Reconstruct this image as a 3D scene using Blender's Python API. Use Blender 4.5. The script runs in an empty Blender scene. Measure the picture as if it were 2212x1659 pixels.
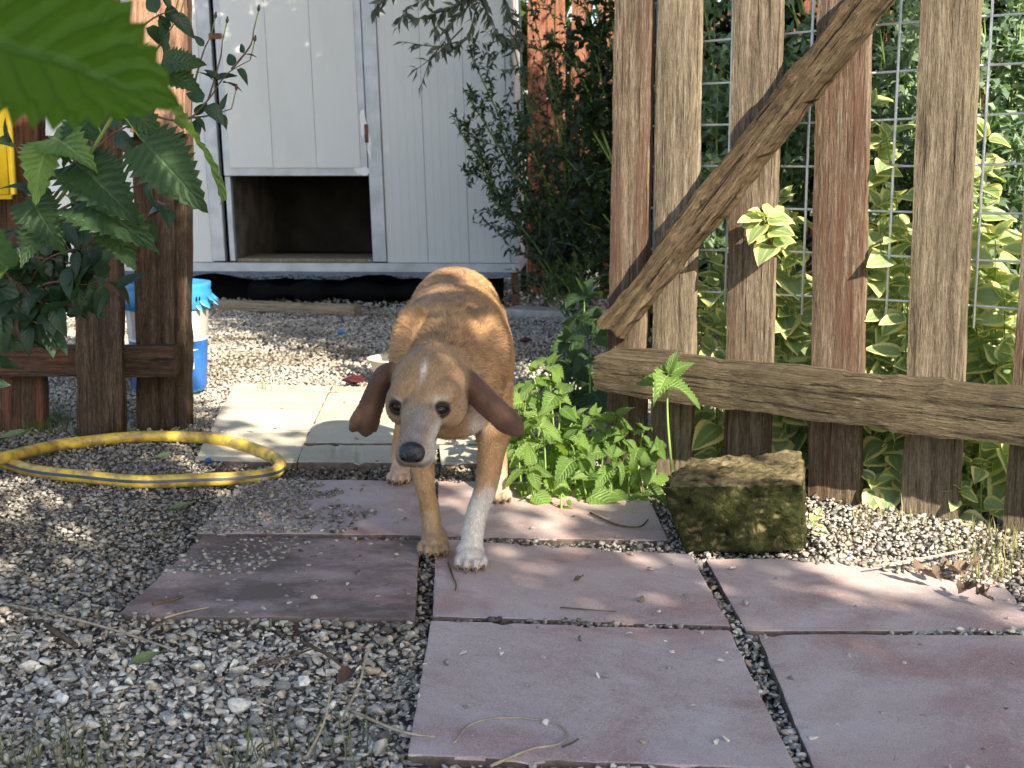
import bpy, bmesh, math, random
import numpy as np
from mathutils import Vector, Matrix, noise as mnoise

random.seed(7)
RNG = np.random.default_rng(11)
SC = bpy.context.scene
COL = SC.collection
R = math.radians

# ------------------------------------------------------------------ camera
CAM_H, PITCH, FPX, CU, CV = 0.75, R(9.37), 2775.0, 1106.0, 829.5
cam = bpy.data.cameras.new('camera')
cam.sensor_width = 36.0
cam.lens = 36.0 * FPX / 2212.0
cam.clip_start, cam.clip_end = 0.02, 300.0
cam.dof.use_dof = True
cam.dof.focus_distance = 2.4
cam.dof.aperture_fstop = 12.0
cam_o = bpy.data.objects.new('camera', cam)
cam_o.location = (0, 0, CAM_H)
cam_o.rotation_euler = (R(90) - PITCH, 0, 0)
COL.objects.link(cam_o)
SC.camera = cam_o

# ------------------------------------------------------------------ sky, sun, exposure
SUN_EL = R(31)
SUN_AZ = math.atan2(0.465, -0.885)
S = Vector((math.sin(SUN_AZ) * math.cos(SUN_EL), math.cos(SUN_AZ) * math.cos(SUN_EL), math.sin(SUN_EL)))
world = bpy.data.worlds.new('World')
SC.world = world
world.use_nodes = True
wn = world.node_tree
sky = wn.nodes.new('ShaderNodeTexSky')
sky.sky_type = 'NISHITA'
sky.sun_disc = False
sky.sun_elevation = SUN_EL
sky.sun_rotation = SUN_AZ
sky.air_density = 1.0
sky.dust_density = 1.5
sky.ozone_density = 1.0
wn.links.new(sky.outputs[0], wn.nodes['Background'].inputs[0])
wn.nodes['Background'].inputs[1].default_value = 0.105
sun = bpy.data.lights.new('sun', 'SUN')
sun.energy = 5.0
sun.angle = R(0.5)
sun.color = (1.0, 0.90, 0.74)
sun_o = bpy.data.objects.new('sun', sun)
sun_o.rotation_euler = S.to_track_quat('Z', 'Y').to_euler()
sun_o.location = (4, -6, 8)
COL.objects.link(sun_o)
SC.view_settings.view_transform = 'Standard'
SC.view_settings.look = 'None'
SC.view_settings.exposure = 1.6
SC.view_settings.gamma = 1.0
SC.render.engine = 'CYCLES'
SC.cycles.use_denoising = True
SC.cycles.max_bounces = 8
SC.cycles.transparent_max_bounces = 8

# ------------------------------------------------------------------ pixel helpers (2212 x 1659 grid of the photograph)
_c, _s = math.cos(PITCH), math.sin(PITCH)
CAM = Vector((0, 0, CAM_H))
def ray(u, v):
    x, y = (u - CU) / FPX, (v - CV) / FPX
    return Vector((x, _c - y * _s, -_s - y * _c))
def P(u, v, z=0.0):
    d = ray(u, v)
    return CAM + d * ((z - CAM_H) / d.z)
def PY(u, v, Y):
    d = ray(u, v)
    return CAM + d * (Y / d.y)
def PP(u, v, p, n):
    d = ray(u, v)
    return CAM + d * ((Vector(p) - CAM).dot(n) / d.dot(n))

# ------------------------------------------------------------------ object helpers
W = {}
def link(o, parent=None, mw=None):
    COL.objects.link(o)
    mw = mw or Matrix()
    W[o] = mw
    if parent is not None:
        o.parent = parent
        o.matrix_local = W[parent].inverted() @ mw
    else:
        o.matrix_world = mw
    return o
def tag(o, label=None, cat=None, group=None, kind=None):
    if label: o['label'] = label
    if cat: o['category'] = cat
    if group: o['group'] = group
    if kind: o['kind'] = kind
    return o
def thing(name, loc, label, cat, group=None):
    o = bpy.data.objects.new(name, None)
    o.empty_display_size = 0.05
    link(o, None, Matrix.Translation(Vector(loc)))
    return tag(o, label, cat, group)
def mesh_np(name, V, F, mat=None, smooth=True, cols=None, uvs=None):
    """F: array (n,3) / (n,4) or list of faces"""
    me = bpy.data.meshes.new(name)
    V = np.asarray(V, dtype=np.float32)
    if isinstance(F, np.ndarray):
        n, k = F.shape
        me.vertices.add(len(V)); me.vertices.foreach_set('co', V.ravel())
        me.loops.add(n * k); me.loops.foreach_set('vertex_index', F.astype(np.int32).ravel())
        me.polygons.add(n)
        me.polygons.foreach_set('loop_start', np.arange(0, n * k, k, dtype=np.int32))
        me.polygons.foreach_set('loop_total', np.full(n, k, dtype=np.int32))
        me.update(calc_edges=True)
    else:
        me.from_pydata([tuple(v) for v in V.tolist()], [], F)
    if smooth:
        me.polygons.foreach_set('use_smooth', np.ones(len(me.polygons), dtype=bool))
    if cols is not None:
        a = me.color_attributes.new('Col', 'FLOAT_COLOR', 'POINT')
        c = np.ones((len(V), 4), dtype=np.float32); c[:, :3] = cols
        a.data.foreach_set('color', c.ravel())
    if uvs is not None:
        ul = me.uv_layers.new(name='UVMap')
        li = np.zeros(len(me.loops), dtype=np.int32); me.loops.foreach_get('vertex_index', li)
        ul.data.foreach_set('uv', np.asarray(uvs, dtype=np.float32)[li].ravel())
    if mat: me.materials.append(mat)
    me.validate()
    return me
def obj(name, me, parent=None, mw=None):
    return link(bpy.data.objects.new(name, me), parent, mw)
def bm_obj(name, bm, mat, parent=None, mw=None, smooth=False):
    me = bpy.data.meshes.new(name)
    bmesh.ops.recalc_face_normals(bm, faces=bm.faces[:])
    bm.to_mesh(me); bm.free()
    if smooth:
        me.polygons.foreach_set('use_smooth', np.ones(len(me.polygons), dtype=bool))
    if mat: me.materials.append(mat)
    return obj(name, me, parent, mw)
def frame(o, z, xref):
    """matrix with local z along z, local x close to xref"""
    z = Vector(z).normalized()
    y = z.cross(Vector(xref)).normalized()
    x = y.cross(z)
    return Matrix(((x.x, y.x, z.x, o[0]), (x.y, y.y, z.y, o[1]), (x.z, y.z, z.z, o[2]), (0, 0, 0, 1)))
def leaf_frame(o, d, n, s=1.0):
    """leaf local: +Y to the tip, +Z face normal"""
    d = Vector(d).normalized()
    x = d.cross(Vector(n))
    if x.length < 1e-4: x = d.cross(Vector((1, 0.3, 0.2)))
    x.normalize()
    z = x.cross(d)
    m = Matrix(((x.x, d.x, z.x, 0), (x.y, d.y, z.y, 0), (x.z, d.z, z.z, 0), (0, 0, 0, 1)))
    return Matrix.Translation(Vector(o)) @ m @ Matrix.Scale(s, 4)

def catmull(pts, n=6):
    pts = [Vector(p) for p in pts]
    out = []
    for i in range(len(pts) - 1):
        p0, p1, p2, p3 = pts[max(i - 1, 0)], pts[i], pts[i + 1], pts[min(i + 2, len(pts) - 1)]
        for k in range(n):
            t = k / n
            out.append(0.5 * ((2 * p1) + (p2 - p0) * t + (2 * p0 - 5 * p1 + 4 * p2 - p3) * t * t + (3 * p1 - p0 - 3 * p2 + p3) * t ** 3))
    out.append(pts[-1])
    return out
def tube_data(path, radii, k=8, a0=0.0, flat=None):
    path = [Vector(p) for p in path]
    if not hasattr(radii, '__len__'): radii = [radii] * len(path)
    V, F = [], []
    up = Vector((0.13, 0.21, 0.97))
    for i, p in enumerate(path):
        t = (path[min(i + 1, len(path) - 1)] - path[max(i - 1, 0)])
        t = t.normalized() if t.length > 1e-9 else Vector((0, 0, 1))
        x = t.cross(up)
        if x.length < 0.05: x = t.cross(Vector((1, 0, 0)))
        x.normalize(); y = x.cross(t)
        for j in range(k):
            a = a0 + 2 * math.pi * j / k
            V.append(p + (x * math.cos(a) + y * math.sin(a)) * radii[i])
    n = len(path)
    for i in range(n - 1):
        for j in range(k):
            F.append((i * k + j, i * k + (j + 1) % k, (i + 1) * k + (j + 1) % k, (i + 1) * k + j))
    F.append(tuple(range(k - 1, -1, -1)))
    F.append(tuple((n - 1) * k + j for j in range(k)))
    return V, F
def tube(name, path, radii, mat, parent=None, k=8, mw=None):
    V, F = tube_data(path, radii, k)
    return obj(name, mesh_np(name, V, F, mat), parent, mw)
def merge(parts):
    V, F, o = [], [], 0
    for v, f in parts:
        V += list(v); F += [tuple(i + o for i in q) for q in f]; o += len(v)
    return V, F

# ------------------------------------------------------------------ material helpers
class M:
    def __init__(self, name, rough=0.8, spec=0.3):
        self.m = bpy.data.materials.new(name)
        self.m.use_nodes = True
        self.nt = self.m.node_tree
        self.b = self.nt.nodes['Principled BSDF']
        self.out = self.nt.nodes['Material Output']
        self.b.inputs['Roughness'].default_value = rough
        self.b.inputs['Specular IOR Level'].default_value = spec
    def n(self, t, ins=None, **props):
        nd = self.nt.nodes.new(t)
        for k, v in props.items(): setattr(nd, k, v)
        for k, v in (ins or {}).items(): self.set(nd.inputs[k], v)
        return nd
    def set(self, sock, v):
        if isinstance(v, bpy.types.NodeSocket): self.nt.links.new(v, sock)
        elif isinstance(v, bpy.types.Node): self.nt.links.new(v.outputs[0], sock)
        else:
            if sock.type == 'RGBA' and len(v) == 3: v = (*v, 1)
            sock.default_value = v
    def coord(self, kind='Object', scale=(1, 1, 1), rand=True):
        tc = self.n('ShaderNodeTexCoord')
        mp = self.n('ShaderNodeMapping', {'Vector': tc.outputs[kind], 'Scale': scale})
        if rand:
            oi = self.n('ShaderNodeObjectInfo')
            v = self.n('ShaderNodeMath', {0: oi.outputs['Random'], 1: 37.0}, operation='MULTIPLY')
            c = self.n('ShaderNodeCombineXYZ', {0: v, 1: v, 2: v})
            self.set(mp.inputs['Location'], c)
        return mp
    def noise(self, vec, scale=5, detail=4, rough=0.55, out='Fac', dist=0.0):
        nd = self.n('ShaderNodeTexNoise', {'Vector': vec, 'Scale': scale, 'Detail': detail, 'Roughness': rough, 'Distortion': dist})
        return nd.outputs[out]
    def ramp(self, fac, stops, interp='LINEAR'):
        nd = self.n('ShaderNodeValToRGB', {'Fac': fac})
        cr = nd.color_ramp; cr.interpolation = interp
        while len(cr.elements) < len(stops): cr.elements.new(0.5)
        for e, (p, c) in zip(cr.elements, stops):
            e.position = p
            e.color = (c, c, c, 1) if isinstance(c, (int, float)) else (*c, 1)
        return nd.outputs[0]
    def mix(self, fac, a, b, mode='MIX'):
        nd = self.n('ShaderNodeMix', data_type='RGBA', blend_type=mode)
        self.set(nd.inputs[0], fac); self.set(nd.inputs[6], a); self.set(nd.inputs[7], b)
        return nd.outputs[2]
    def math(self, op, a, b=0.0, c=0.0, clamp=False):
        nd = self.n('ShaderNodeMath', {0: a, 1: b, 2: c}, operation=op)
        nd.use_clamp = clamp
        return nd.outputs[0]
    def bump(self, h, strength=0.5, dist=0.01, normal=None):
        nd = self.n('ShaderNodeBump', {'Height': h, 'Strength': strength, 'Distance': dist})
        if normal: self.set(nd.inputs['Normal'], normal)
        self.set(self.b.inputs['Normal'], nd)
        return nd.outputs[0]
    def color(self, c): self.set(self.b.inputs['Base Color'], c); return self
    def translucent(self, col, fac=0.35):
        tr = self.n('ShaderNodeBsdfTranslucent', {'Color': col})
        mx = self.n('ShaderNodeMixShader', {0: fac, 1: self.b.outputs[0], 2: tr.outputs[0]})
        self.nt.links.new(mx.outputs[0], self.out.inputs['Surface'])

def plain(name, col, rough=0.6, spec=0.3, var=0.15, scale=30, bump=0.0, metal=0.0):
    m = M(name, rough, spec)
    v = m.coord()
    f = m.noise(v, scale, 5)
    lo = tuple(c * (1 - var) for c in col); hi = tuple(min(1, c * (1 + var)) for c in col)
    m.color(m.ramp(f, [(0.3, lo), (0.7, hi)]))
    m.b.inputs['Metallic'].default_value = metal
    if bump: m.bump(f, bump, 0.004)
    return m.m

def wood(name, dark, mid, light, red=0.0, redcol=(0.16, 0.055, 0.028), grain=1.0, rough=0.85, cracks=0.5):
    m = M(name, rough, 0.2)
    v = m.coord('Object', (1, 1, 0.05))
    fine = m.noise(m.coord('Object', (1, 1, 0.085)), 400, 5, 0.75, dist=0.3)
    grit = m.noise(m.coord('Object', (1, 1, 0.4)), 520, 3, 0.7)
    med = m.noise(v, 75, 5, 0.65, dist=0.35)
    v2 = m.coord('Object', (1, 1, 0.35))
    blotch = m.noise(v2, 9, 4, 0.6)
    g = m.math('ADD', m.math('ADD', m.math('MULTIPLY', fine, 0.48), m.math('MULTIPLY', med, 0.37)), m.math('MULTIPLY', grit, 0.15))
    base = m.ramp(g, [(0.40, dark), (0.5, mid), (0.61, light)])
    base = m.mix(m.ramp(blotch, [(0.35, 0.0), (0.7, 0.45)]), base, tuple(c * 0.45 for c in mid))
    if red > 0:
        msk = m.ramp(m.noise(m.coord('Object', (1.5, 1.5, 0.25)), 7, 3, 0.5), [(0.62 - red * 0.35, 0.0), (0.74 - red * 0.35, 1.0)])
        scr = m.ramp(m.noise(m.coord('Object', (1, 1, 0.03)), 170, 4, 0.65, dist=0.5), [(0.46, 1.0), (0.58, 0.0)])
        msk = m.math('MULTIPLY', msk, scr)
        base = m.mix(m.math('MULTIPLY', msk, 0.85), base, m.mix(fine, tuple(c * 0.7 for c in redcol), tuple(c * 1.5 for c in redcol)))
    vk = m.coord('Object', (1, 1, 0.22))
    vor = m.n('ShaderNodeTexVoronoi', {'Vector': vk, 'Scale': 9.0})
    kn = m.ramp(vor.outputs['Distance'], [(0.05, 1.0), (0.13, 0.0)])
    kn = m.math('MULTIPLY', kn, m.ramp(m.noise(vk, 2.3, 1), [(0.52, 0.0), (0.58, 1.0)]))
    base = m.mix(m.math('MULTIPLY', kn, 0.75), base, tuple(c * 0.22 for c in mid))
    crk = m.ramp(m.noise(m.coord('Object', (1, 1, 0.03)), 105, 3, 0.6, dist=0.3), [(0.33, 0.0), (0.40, 1.0)])
    base = m.mix(m.math('MULTIPLY', m.math('SUBTRACT', 1.0, crk), cracks), base, (0.012, 0.009, 0.006))
    m.color(base)
    h = m.math('ADD', m.math('MULTIPLY', g, 1.0), m.math('MULTIPLY', crk, 0.5))
    m.bump(h, 1.0 * grain, 0.009)
    return m.m

# ------------------------------------------------------------------ materials
def slab_mat(name, a, b, stain, dirt=0.0):
    m = M(name, 0.85, 0.25)
    v = m.coord('Object')
    big = m.noise(v, 4.0, 5, 0.6, dist=0.8)
    c = m.ramp(big, [(0.36, stain), (0.50, a), (0.68, b)])
    sp = m.noise(v, 420, 3, 0.65)
    c = m.mix(m.ramp(sp, [(0.52, 0.0), (0.66, 0.6)]), c, tuple(x * 1.4 for x in a))
    c = m.mix(m.ramp(sp, [(0.34, 0.65), (0.45, 0.0)]), c, tuple(x * 0.42 for x in a))
    mid = m.noise(v, 34, 6, 0.7)
    c = m.mix(m.ramp(mid, [(0.55, 0.0), (0.75, 0.35)]), c, tuple(x * 0.55 for x in a))
    if dirt:
        d = m.noise(m.coord('Object', (1, 1.6, 1)), 3.2, 6, 0.68)
        c = m.mix(m.ramp(d, [(0.46, 0.88), (0.62, 0.10)]), c, (0.105, 0.080, 0.066))
    m.color(c)
    m.bump(m.math('ADD', m.math('MULTIPLY', sp, 0.6), mid), 0.35, 0.003)
    return m.m
MAT = {}
MAT['slab'] = slab_mat('red_concrete', (0.45, 0.355, 0.33), (0.52, 0.44, 0.42), (0.37, 0.24, 0.215))
MAT['slab_dirty'] = slab_mat('dirty_red_concrete', (0.38, 0.28, 0.26), (0.42, 0.33, 0.32), (0.29, 0.17, 0.15), dirt=1.6)
MAT['slab_cream'] = slab_mat('cream_concrete', (0.52, 0.47, 0.36), (0.58, 0.54, 0.44), (0.42, 0.38, 0.29))
MAT['slab_side'] = plain('joint_shade_concrete', (0.13, 0.10, 0.085), 0.95, 0.1, 0.4, 60, 0.6)  # soil brown, darkened to hold the shade of the narrow joints
m = M('soil', 0.95, 0.1)
v = m.coord('Object', rand=False)
m.color(m.ramp(m.noise(v, 14, 8, 0.7), [(0.3, (0.11, 0.10, 0.088)), (0.5, (0.20, 0.185, 0.165)), (0.7, (0.30, 0.285, 0.26))]))
m.bump(m.noise(v, 60, 6, 0.7), 0.8, 0.02)
MAT['soil'] = m.m
m = M('limestone_gravel', 0.9, 0.2)
at = m.n('ShaderNodeAttribute', attribute_name='Col')
nz = m.noise(m.coord('Object', rand=False), 120, 4, 0.6)
m.color(m.mix(m.ramp(nz, [(0.35, 0.0), (0.65, 1.0)]), m.mix(0.45, at.outputs['Color'], (0, 0, 0)), at.outputs['Color']))
m.bump(nz, 0.3, 0.002)
MAT['gravel'] = m.m
MAT['gate_grey'] = wood('weathered_grey_wood', (0.042, 0.032, 0.021), (0.172, 0.135, 0.090), (0.335, 0.282, 0.205), red=0.0)
MAT['gate_red'] = wood('weathered_painted_wood', (0.040, 0.027, 0.018), (0.150, 0.108, 0.073), (0.32, 0.262, 0.19), red=0.46, redcol=(0.088, 0.045, 0.029))
MAT['gate_part'] = wood('half_painted_wood', (0.040, 0.030, 0.020), (0.160, 0.122, 0.082), (0.33, 0.274, 0.20), red=0.28, redcol=(0.088, 0.045, 0.029))
MAT['rail'] = wood('weathered_rail_wood', (0.022, 0.017, 0.010), (0.112, 0.088, 0.053), (0.235, 0.192, 0.12), grain=1.8)
MAT['brace'] = wood('rough_brace_wood', (0.024, 0.017, 0.010), (0.175, 0.122, 0.068), (0.36, 0.27, 0.155), grain=2.6, cracks=0.9)
MAT['post'] = wood('brown_post_wood', (0.015, 0.010, 0.006), (0.062, 0.042, 0.027), (0.155, 0.110, 0.073), red=0.25, redcol=(0.14, 0.058, 0.032))
MAT['red_plank'] = wood('reddish_plank_wood', (0.08, 0.03, 0.018), (0.22, 0.092, 0.055), (0.34, 0.165, 0.10), cracks=0.3)
MAT['orange_plank'] = wood('orange_plank_wood', (0.11, 0.055, 0.034), (0.27, 0.155, 0.10), (0.40, 0.265, 0.19), cracks=0.3)
MAT['plank'] = wood('pale_plank_wood', (0.14, 0.11, 0.07), (0.32, 0.26, 0.17), (0.45, 0.38, 0.27))
# lichen / moss overlay helper for rock
m = M('mossy_sandstone', 0.95, 0.1)
v = m.coord('Object')
n1 = m.noise(v, 9, 6, 0.65); n2 = m.noise(v, 45, 5, 0.7); n3 = m.noise(v, 22, 5, 0.7, dist=1.0)
geo = m.n('ShaderNodeNewGeometry')
nz = m.n('ShaderNodeSeparateXYZ', {0: geo.outputs['Normal']}).outputs[2]
stone = m.ramp(n1, [(0.3, (0.085, 0.068, 0.036)), (0.55, (0.165, 0.132, 0.072)), (0.75, (0.25, 0.205, 0.12))])
mossc = m.ramp(n2, [(0.3, (0.008, 0.010, 0.004)), (0.55, (0.026, 0.030, 0.010)), (0.75, (0.065, 0.064, 0.023))])
side = m.math('MULTIPLY_ADD', nz, -0.20, 0.09)
mask = m.ramp(m.math('ADD', n3, side), [(0.38, 0.0), (0.56, 1.0)])
m.color(m.mix(mask, stone, mossc))
m.bump(m.math('ADD', n2, n3), 0.9, 0.012)
MAT['rock'] = m.m
def panel_mat(name, col):
    m = M(name, 0.45, 0.4)
    v = m.coord('Object')
    d = m.noise(m.coord('Object', (1, 1, 0.25)), 6, 5, 0.6)
    m.color(m.mix(m.ramp(d, [(0.5, 0.0), (0.85, 0.35)]), col, tuple(c * 0.72 for c in col)))
    return m.m
MAT['panel'] = panel_mat('white_sheet_panel', (0.60, 0.615, 0.60))
MAT['galv'] = plain('galvanised_steel', (0.43, 0.46, 0.49), 0.45, 0.5, 0.18, 9, metal=0.3)
MAT['inner'] = plain('shade_dark_inner_panel', (0.030, 0.026, 0.022), 0.8, 0.2, 0.5, 5)  # near-black colour stands in for the unlit kennel interior
MAT['shade_grey'] = plain('shade_grey_panel', (0.17, 0.155, 0.135), 0.7, 0.2, 0.5, 7)  # pale partition greyed to stand in for shade inside the kennel
MAT['rust'] = plain('rusty_steel', (0.16, 0.07, 0.035), 0.8, 0.3, 0.5, 40)
MAT['putty'] = plain('white_putty', (0.8, 0.8, 0.8), 0.7, 0.2, 0.05)
MAT['wire'] = plain('galvanised_wire', (0.74, 0.75, 0.74), 0.45, 0.5, 0.1, 50, metal=0.2)
m = M('yellow_hose', 0.38, 0.5)
v = m.coord('Object')
d = m.noise(v, 22, 6, 0.7)
m.color(m.mix(m.ramp(d, [(0.42, 0.0), (0.62, 0.9)]), (0.70, 0.49, 0.06), (0.24, 0.16, 0.06)))
MAT['hose'] = m.m
MAT['hose_blue'] = plain('hose_stripe_blue', (0.035, 0.06, 0.12), 0.4, 0.5, 0.3)
MAT['blue'] = plain('blue_plastic', (0.035, 0.22, 0.48), 0.35, 0.5, 0.12)
MAT['blue_label'] = plain('blue_label', (0.022, 0.12, 0.40), 0.4, 0.5, 0.15)
MAT['white_print'] = plain('white_print', (0.8, 0.8, 0.78), 0.5, 0.4, 0.05)
m = M('wood_grain_print', 0.5, 0.4)
v = m.coord('Object', (1, 1, 0.4))
wv = m.n('ShaderNodeTexWave', {'Vector': v, 'Scale': 9.0, 'Distortion': 9.0, 'Detail': 3.0})
m.color(m.ramp(wv.outputs['Fac'], [(0.2, (0.36, 0.34, 0.31)), (0.6, (0.62, 0.60, 0.56))]))
MAT['print'] = m.m
MAT['cream'] = plain('cream_plastic', (0.62, 0.54, 0.40), 0.5, 0.4, 0.12)
MAT['white_plastic'] = plain('white_plastic', (0.78, 0.78, 0.76), 0.4, 0.4, 0.06)
MAT['yellow'] = plain('yellow_plastic', (0.72, 0.50, 0.02), 0.45, 0.4, 0.1)
MAT['black'] = plain('black_plastic', (0.006, 0.006, 0.007), 0.9, 0.08, 0.3)
MAT['twig'] = plain('dry_twig', (0.11, 0.075, 0.05), 0.9, 0.2, 0.35, 60)
MAT['straw'] = plain('dry_straw', (0.33, 0.28, 0.20), 0.8, 0.2, 0.25, 60)
MAT['stem'] = plain('green_stem', (0.16, 0.24, 0.06), 0.6, 0.3, 0.25, 30)
MAT['bark'] = plain('bark', (0.10, 0.075, 0.055), 0.95, 0.1, 0.4, 30, 0.6)
MAT['red_scrap'] = plain('dark_red_scrap', (0.045, 0.008, 0.012), 0.6, 0.3, 0.2)
MAT['concrete'] = plain('grey_concrete', (0.38, 0.37, 0.34), 0.9, 0.2, 0.2, 25, 0.4)
def leaf_mat(name, dark, light, vein, trans, veins=9.0, quilt=0.6, rough=0.5, tf=0.38, spec=0.35):
    m = M(name, rough, spec)
    tc = m.n('ShaderNodeTexCoord')
    uv = m.n('ShaderNodeSeparateXYZ', {0: tc.outputs['UV']})
    t, w = uv.outputs[0], m.math('ABSOLUTE', m.math('MULTIPLY_ADD', uv.outputs[1], 2.0, -1.0))
    ph = m.math('SUBTRACT', m.math('MULTIPLY', t, veins), m.math('MULTIPLY', w, 2.2))
    sv = m.math('ABSOLUTE', m.math('SUBTRACT', m.math('FRACT', ph), 0.5))
    side = m.ramp(sv, [(0.0, 1.0), (0.11, 0.0)])
    midr = m.ramp(w, [(0.03, 1.0), (0.09, 0.0)])
    vn = m.math('MAXIMUM', m.math('MULTIPLY', side, 0.55), midr)
    oi = m.n('ShaderNodeObjectInfo')
    nz = m.noise(m.coord('Object'), 35, 4, 0.6)
    k = m.math('ADD', m.math('MULTIPLY', nz, 0.7), m.math('MULTIPLY', oi.outputs['Random'], 0.45))
    c = m.ramp(k, [(0.3, dark), (0.8, light)])
    c = m.mix(m.math('MULTIPLY', vn, 0.6), c, vein)
    m.color(c)
    if quilt: m.bump(m.math('SUBTRACT', m.math('MULTIPLY', sv, 1.5), vn), quilt, 0.006)
    m.translucent(m.mix(m.math('MULTIPLY', vn, 0.5), trans, vein), tf)
    return m.m
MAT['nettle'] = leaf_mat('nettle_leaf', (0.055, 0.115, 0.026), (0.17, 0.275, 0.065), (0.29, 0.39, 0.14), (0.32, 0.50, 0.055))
MAT['nettle_dark'] = leaf_mat('shaded_nettle_leaf', (0.020, 0.048, 0.020), (0.048, 0.092, 0.036), (0.085, 0.14, 0.062), (0.11, 0.21, 0.025))  # darker copy of the nettle colour, with shade put into it
MAT['big_leaf'] = leaf_mat('sunlit_big_leaf', (0.03, 0.085, 0.025), (0.07, 0.15, 0.03), (0.11, 0.22, 0.05), (0.20, 0.34, 0.012), 7.0, 0.9, 0.5, 0.55)
MAT['glossy'] = leaf_mat('dark_glossy_leaf', (0.014, 0.034, 0.018), (0.032, 0.064, 0.032), (0.045, 0.085, 0.04), (0.06, 0.13, 0.02), 6, 0.15, 0.38, 0.25)
m = M('variegated_leaf', 0.42, 0.4)
tc = m.n('ShaderNodeTexCoord')
uv = m.n('ShaderNodeSeparateXYZ', {0: tc.outputs['UV']})
w = m.math('ABSOLUTE', m.math('MULTIPLY_ADD', uv.outputs[1], 2.0, -1.0))
nz = m.noise(m.coord('Object'), 40, 4, 0.6)
e = m.ramp(m.math('ADD', m.math('MAXIMUM', w, m.math('MULTIPLY_ADD', uv.outputs[0], 6.0, -5.1)), m.math('MULTIPLY_ADD', nz, 0.7, -0.35)), [(0.58, 0.0), (0.70, 1.0)])
oi = m.n('ShaderNodeObjectInfo')
cen = m.ramp(m.math('ADD', m.math('MULTIPLY', nz, 0.6), m.math('MULTIPLY', oi.outputs['Random'], 0.5)), [(0.3, (0.17, 0.25, 0.10)), (0.8, (0.36, 0.44, 0.22))])
edge = m.ramp(oi.outputs['Random'], [(0.0, (0.70, 0.63, 0.25)), (0.6, (0.76, 0.73, 0.38)), (1.0, (0.60, 0.58, 0.18))])
midr = m.ramp(w, [(0.03, 0.7), (0.09, 0.0)])
c = m.mix(midr, m.mix(e, cen, edge), (0.45, 0.5, 0.25))
m.color(c)
m.translucent(m.mix(e, (0.30, 0.48, 0.08), (0.85, 0.80, 0.22)), 0.42)
MAT['vinca'] = m.m
m = M('small_leaf_foliage', 0.5, 0.3)
at = m.n('ShaderNodeAttribute', attribute_name='Col')
m.color(at.outputs['Color'])
m.translucent(m.mix(1.0, at.outputs['Color'], (1.5, 1.9, 0.6), 'MULTIPLY'), 0.3)
MAT['foliage'] = m.m
MAT['dry_leaf'] = leaf_mat('dry_leaf', (0.08, 0.052, 0.035), (0.19, 0.135, 0.095), (0.15, 0.10, 0.07), (0.2, 0.12, 0.06), 7, 0.4, 0.8, 0.15)
MAT['fallen_leaf'] = leaf_mat('fallen_green_leaf', (0.12, 0.16, 0.07), (0.22, 0.27, 0.12), (0.26, 0.3, 0.16), (0.2, 0.3, 0.06), 7, 0.3, 0.7, 0.2)

# ------------------------------------------------------------------ ground
G = 40
xs = np.linspace(-1, 1, G) ; gx = np.sign(xs) * np.abs(xs) ** 2.2 * 40
gv = np.array([(x, y + 4, -0.045 + 0.006 * math.sin(3 * x) * math.cos(2.3 * y)) for y in gx for x in gx])
gf = np.array([(j * G + i, j * G + i + 1, (j + 1) * G + i + 1, (j + 1) * G + i) for j in range(G - 1) for i in range(G - 1)])
tag(obj('ground', mesh_np('ground', gv, gf, MAT['soil'])), 'dark soil ground under the gravel', kind='structure')

# ------------------------------------------------------------------ paving slabs
SLABS = []
def slab(name, parent, px, mat, top=0.0, th=0.045, pts=None):
    c = pts or [P(u, v) for u, v in px]        # order: back-left, back-right, front-right, front-left
    SLABS.append([(p.x, p.y) for p in c])
    o = sum(c, Vector()) / 4
    bm = bmesh.new()
    lo = [bm.verts.new((p.x - o.x, p.y - o.y, top - th)) for p in c]
    hi = [bm.verts.new((p.x - o.x, p.y - o.y, top + random.uniform(-0.002, 0.002))) for p in c]
    bm.faces.new(hi); bm.faces.new(lo[::-1])
    for i in range(4): bm.faces.new((lo[i], lo[(i + 1) % 4], hi[(i + 1) % 4], hi[i]))
    bmesh.ops.recalc_face_normals(bm, faces=bm.faces[:])
    bmesh.ops.bevel(bm, geom=[e for e in bm.edges if all(v in hi for v in e.verts)] + [e for e in bm.edges if (e.verts[0] in hi) != (e.verts[1] in hi)], offset=0.004, segments=2, profile=0.6, affect='EDGES')
    bmesh.ops.triangulate(bm, faces=[f for f in bm.faces if len(f.verts) > 4])
    bmesh.ops.subdivide_edges(bm, edges=[e for e in bm.edges if e.calc_length() > 0.3], cuts=24, use_grid_fill=True)
    for vtx in bm.verts:
        if vtx.co.z > top - th + 0.005:
            q = vtx.co + o
            vtx.co += 0.0010 * (mnoise.noise_vector(q * 17) + 0.9 * mnoise.noise_vector(q * 70))
            ex_ = max(0.0, mnoise.noise(q * 31) - 0.30) * 0.02
            if vtx.is_boundary or min((Vector((p.x, p.y)) - Vector((q.x, q.y))).length for p in c) < 0.03 or any(abs(((c[(k + 1) % 4] - c[k]).normalized()).cross(q - c[k]).z) < 0.006 for k in range(4)):
                vtx.co.z -= ex_; vtx.co.x *= 1 - ex_ * 1.2; vtx.co.y *= 1 - ex_ * 1.2
    bm.normal_update()
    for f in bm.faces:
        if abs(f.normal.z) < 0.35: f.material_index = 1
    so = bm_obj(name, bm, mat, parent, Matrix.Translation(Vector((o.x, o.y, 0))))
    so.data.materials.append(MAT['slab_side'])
    return so
bed = np.array([(-0.72, 1.2, -0.034), (1.05, 1.2, -0.034), (1.05, 3.05, -0.034), (-0.72, 3.05, -0.034)])
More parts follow.
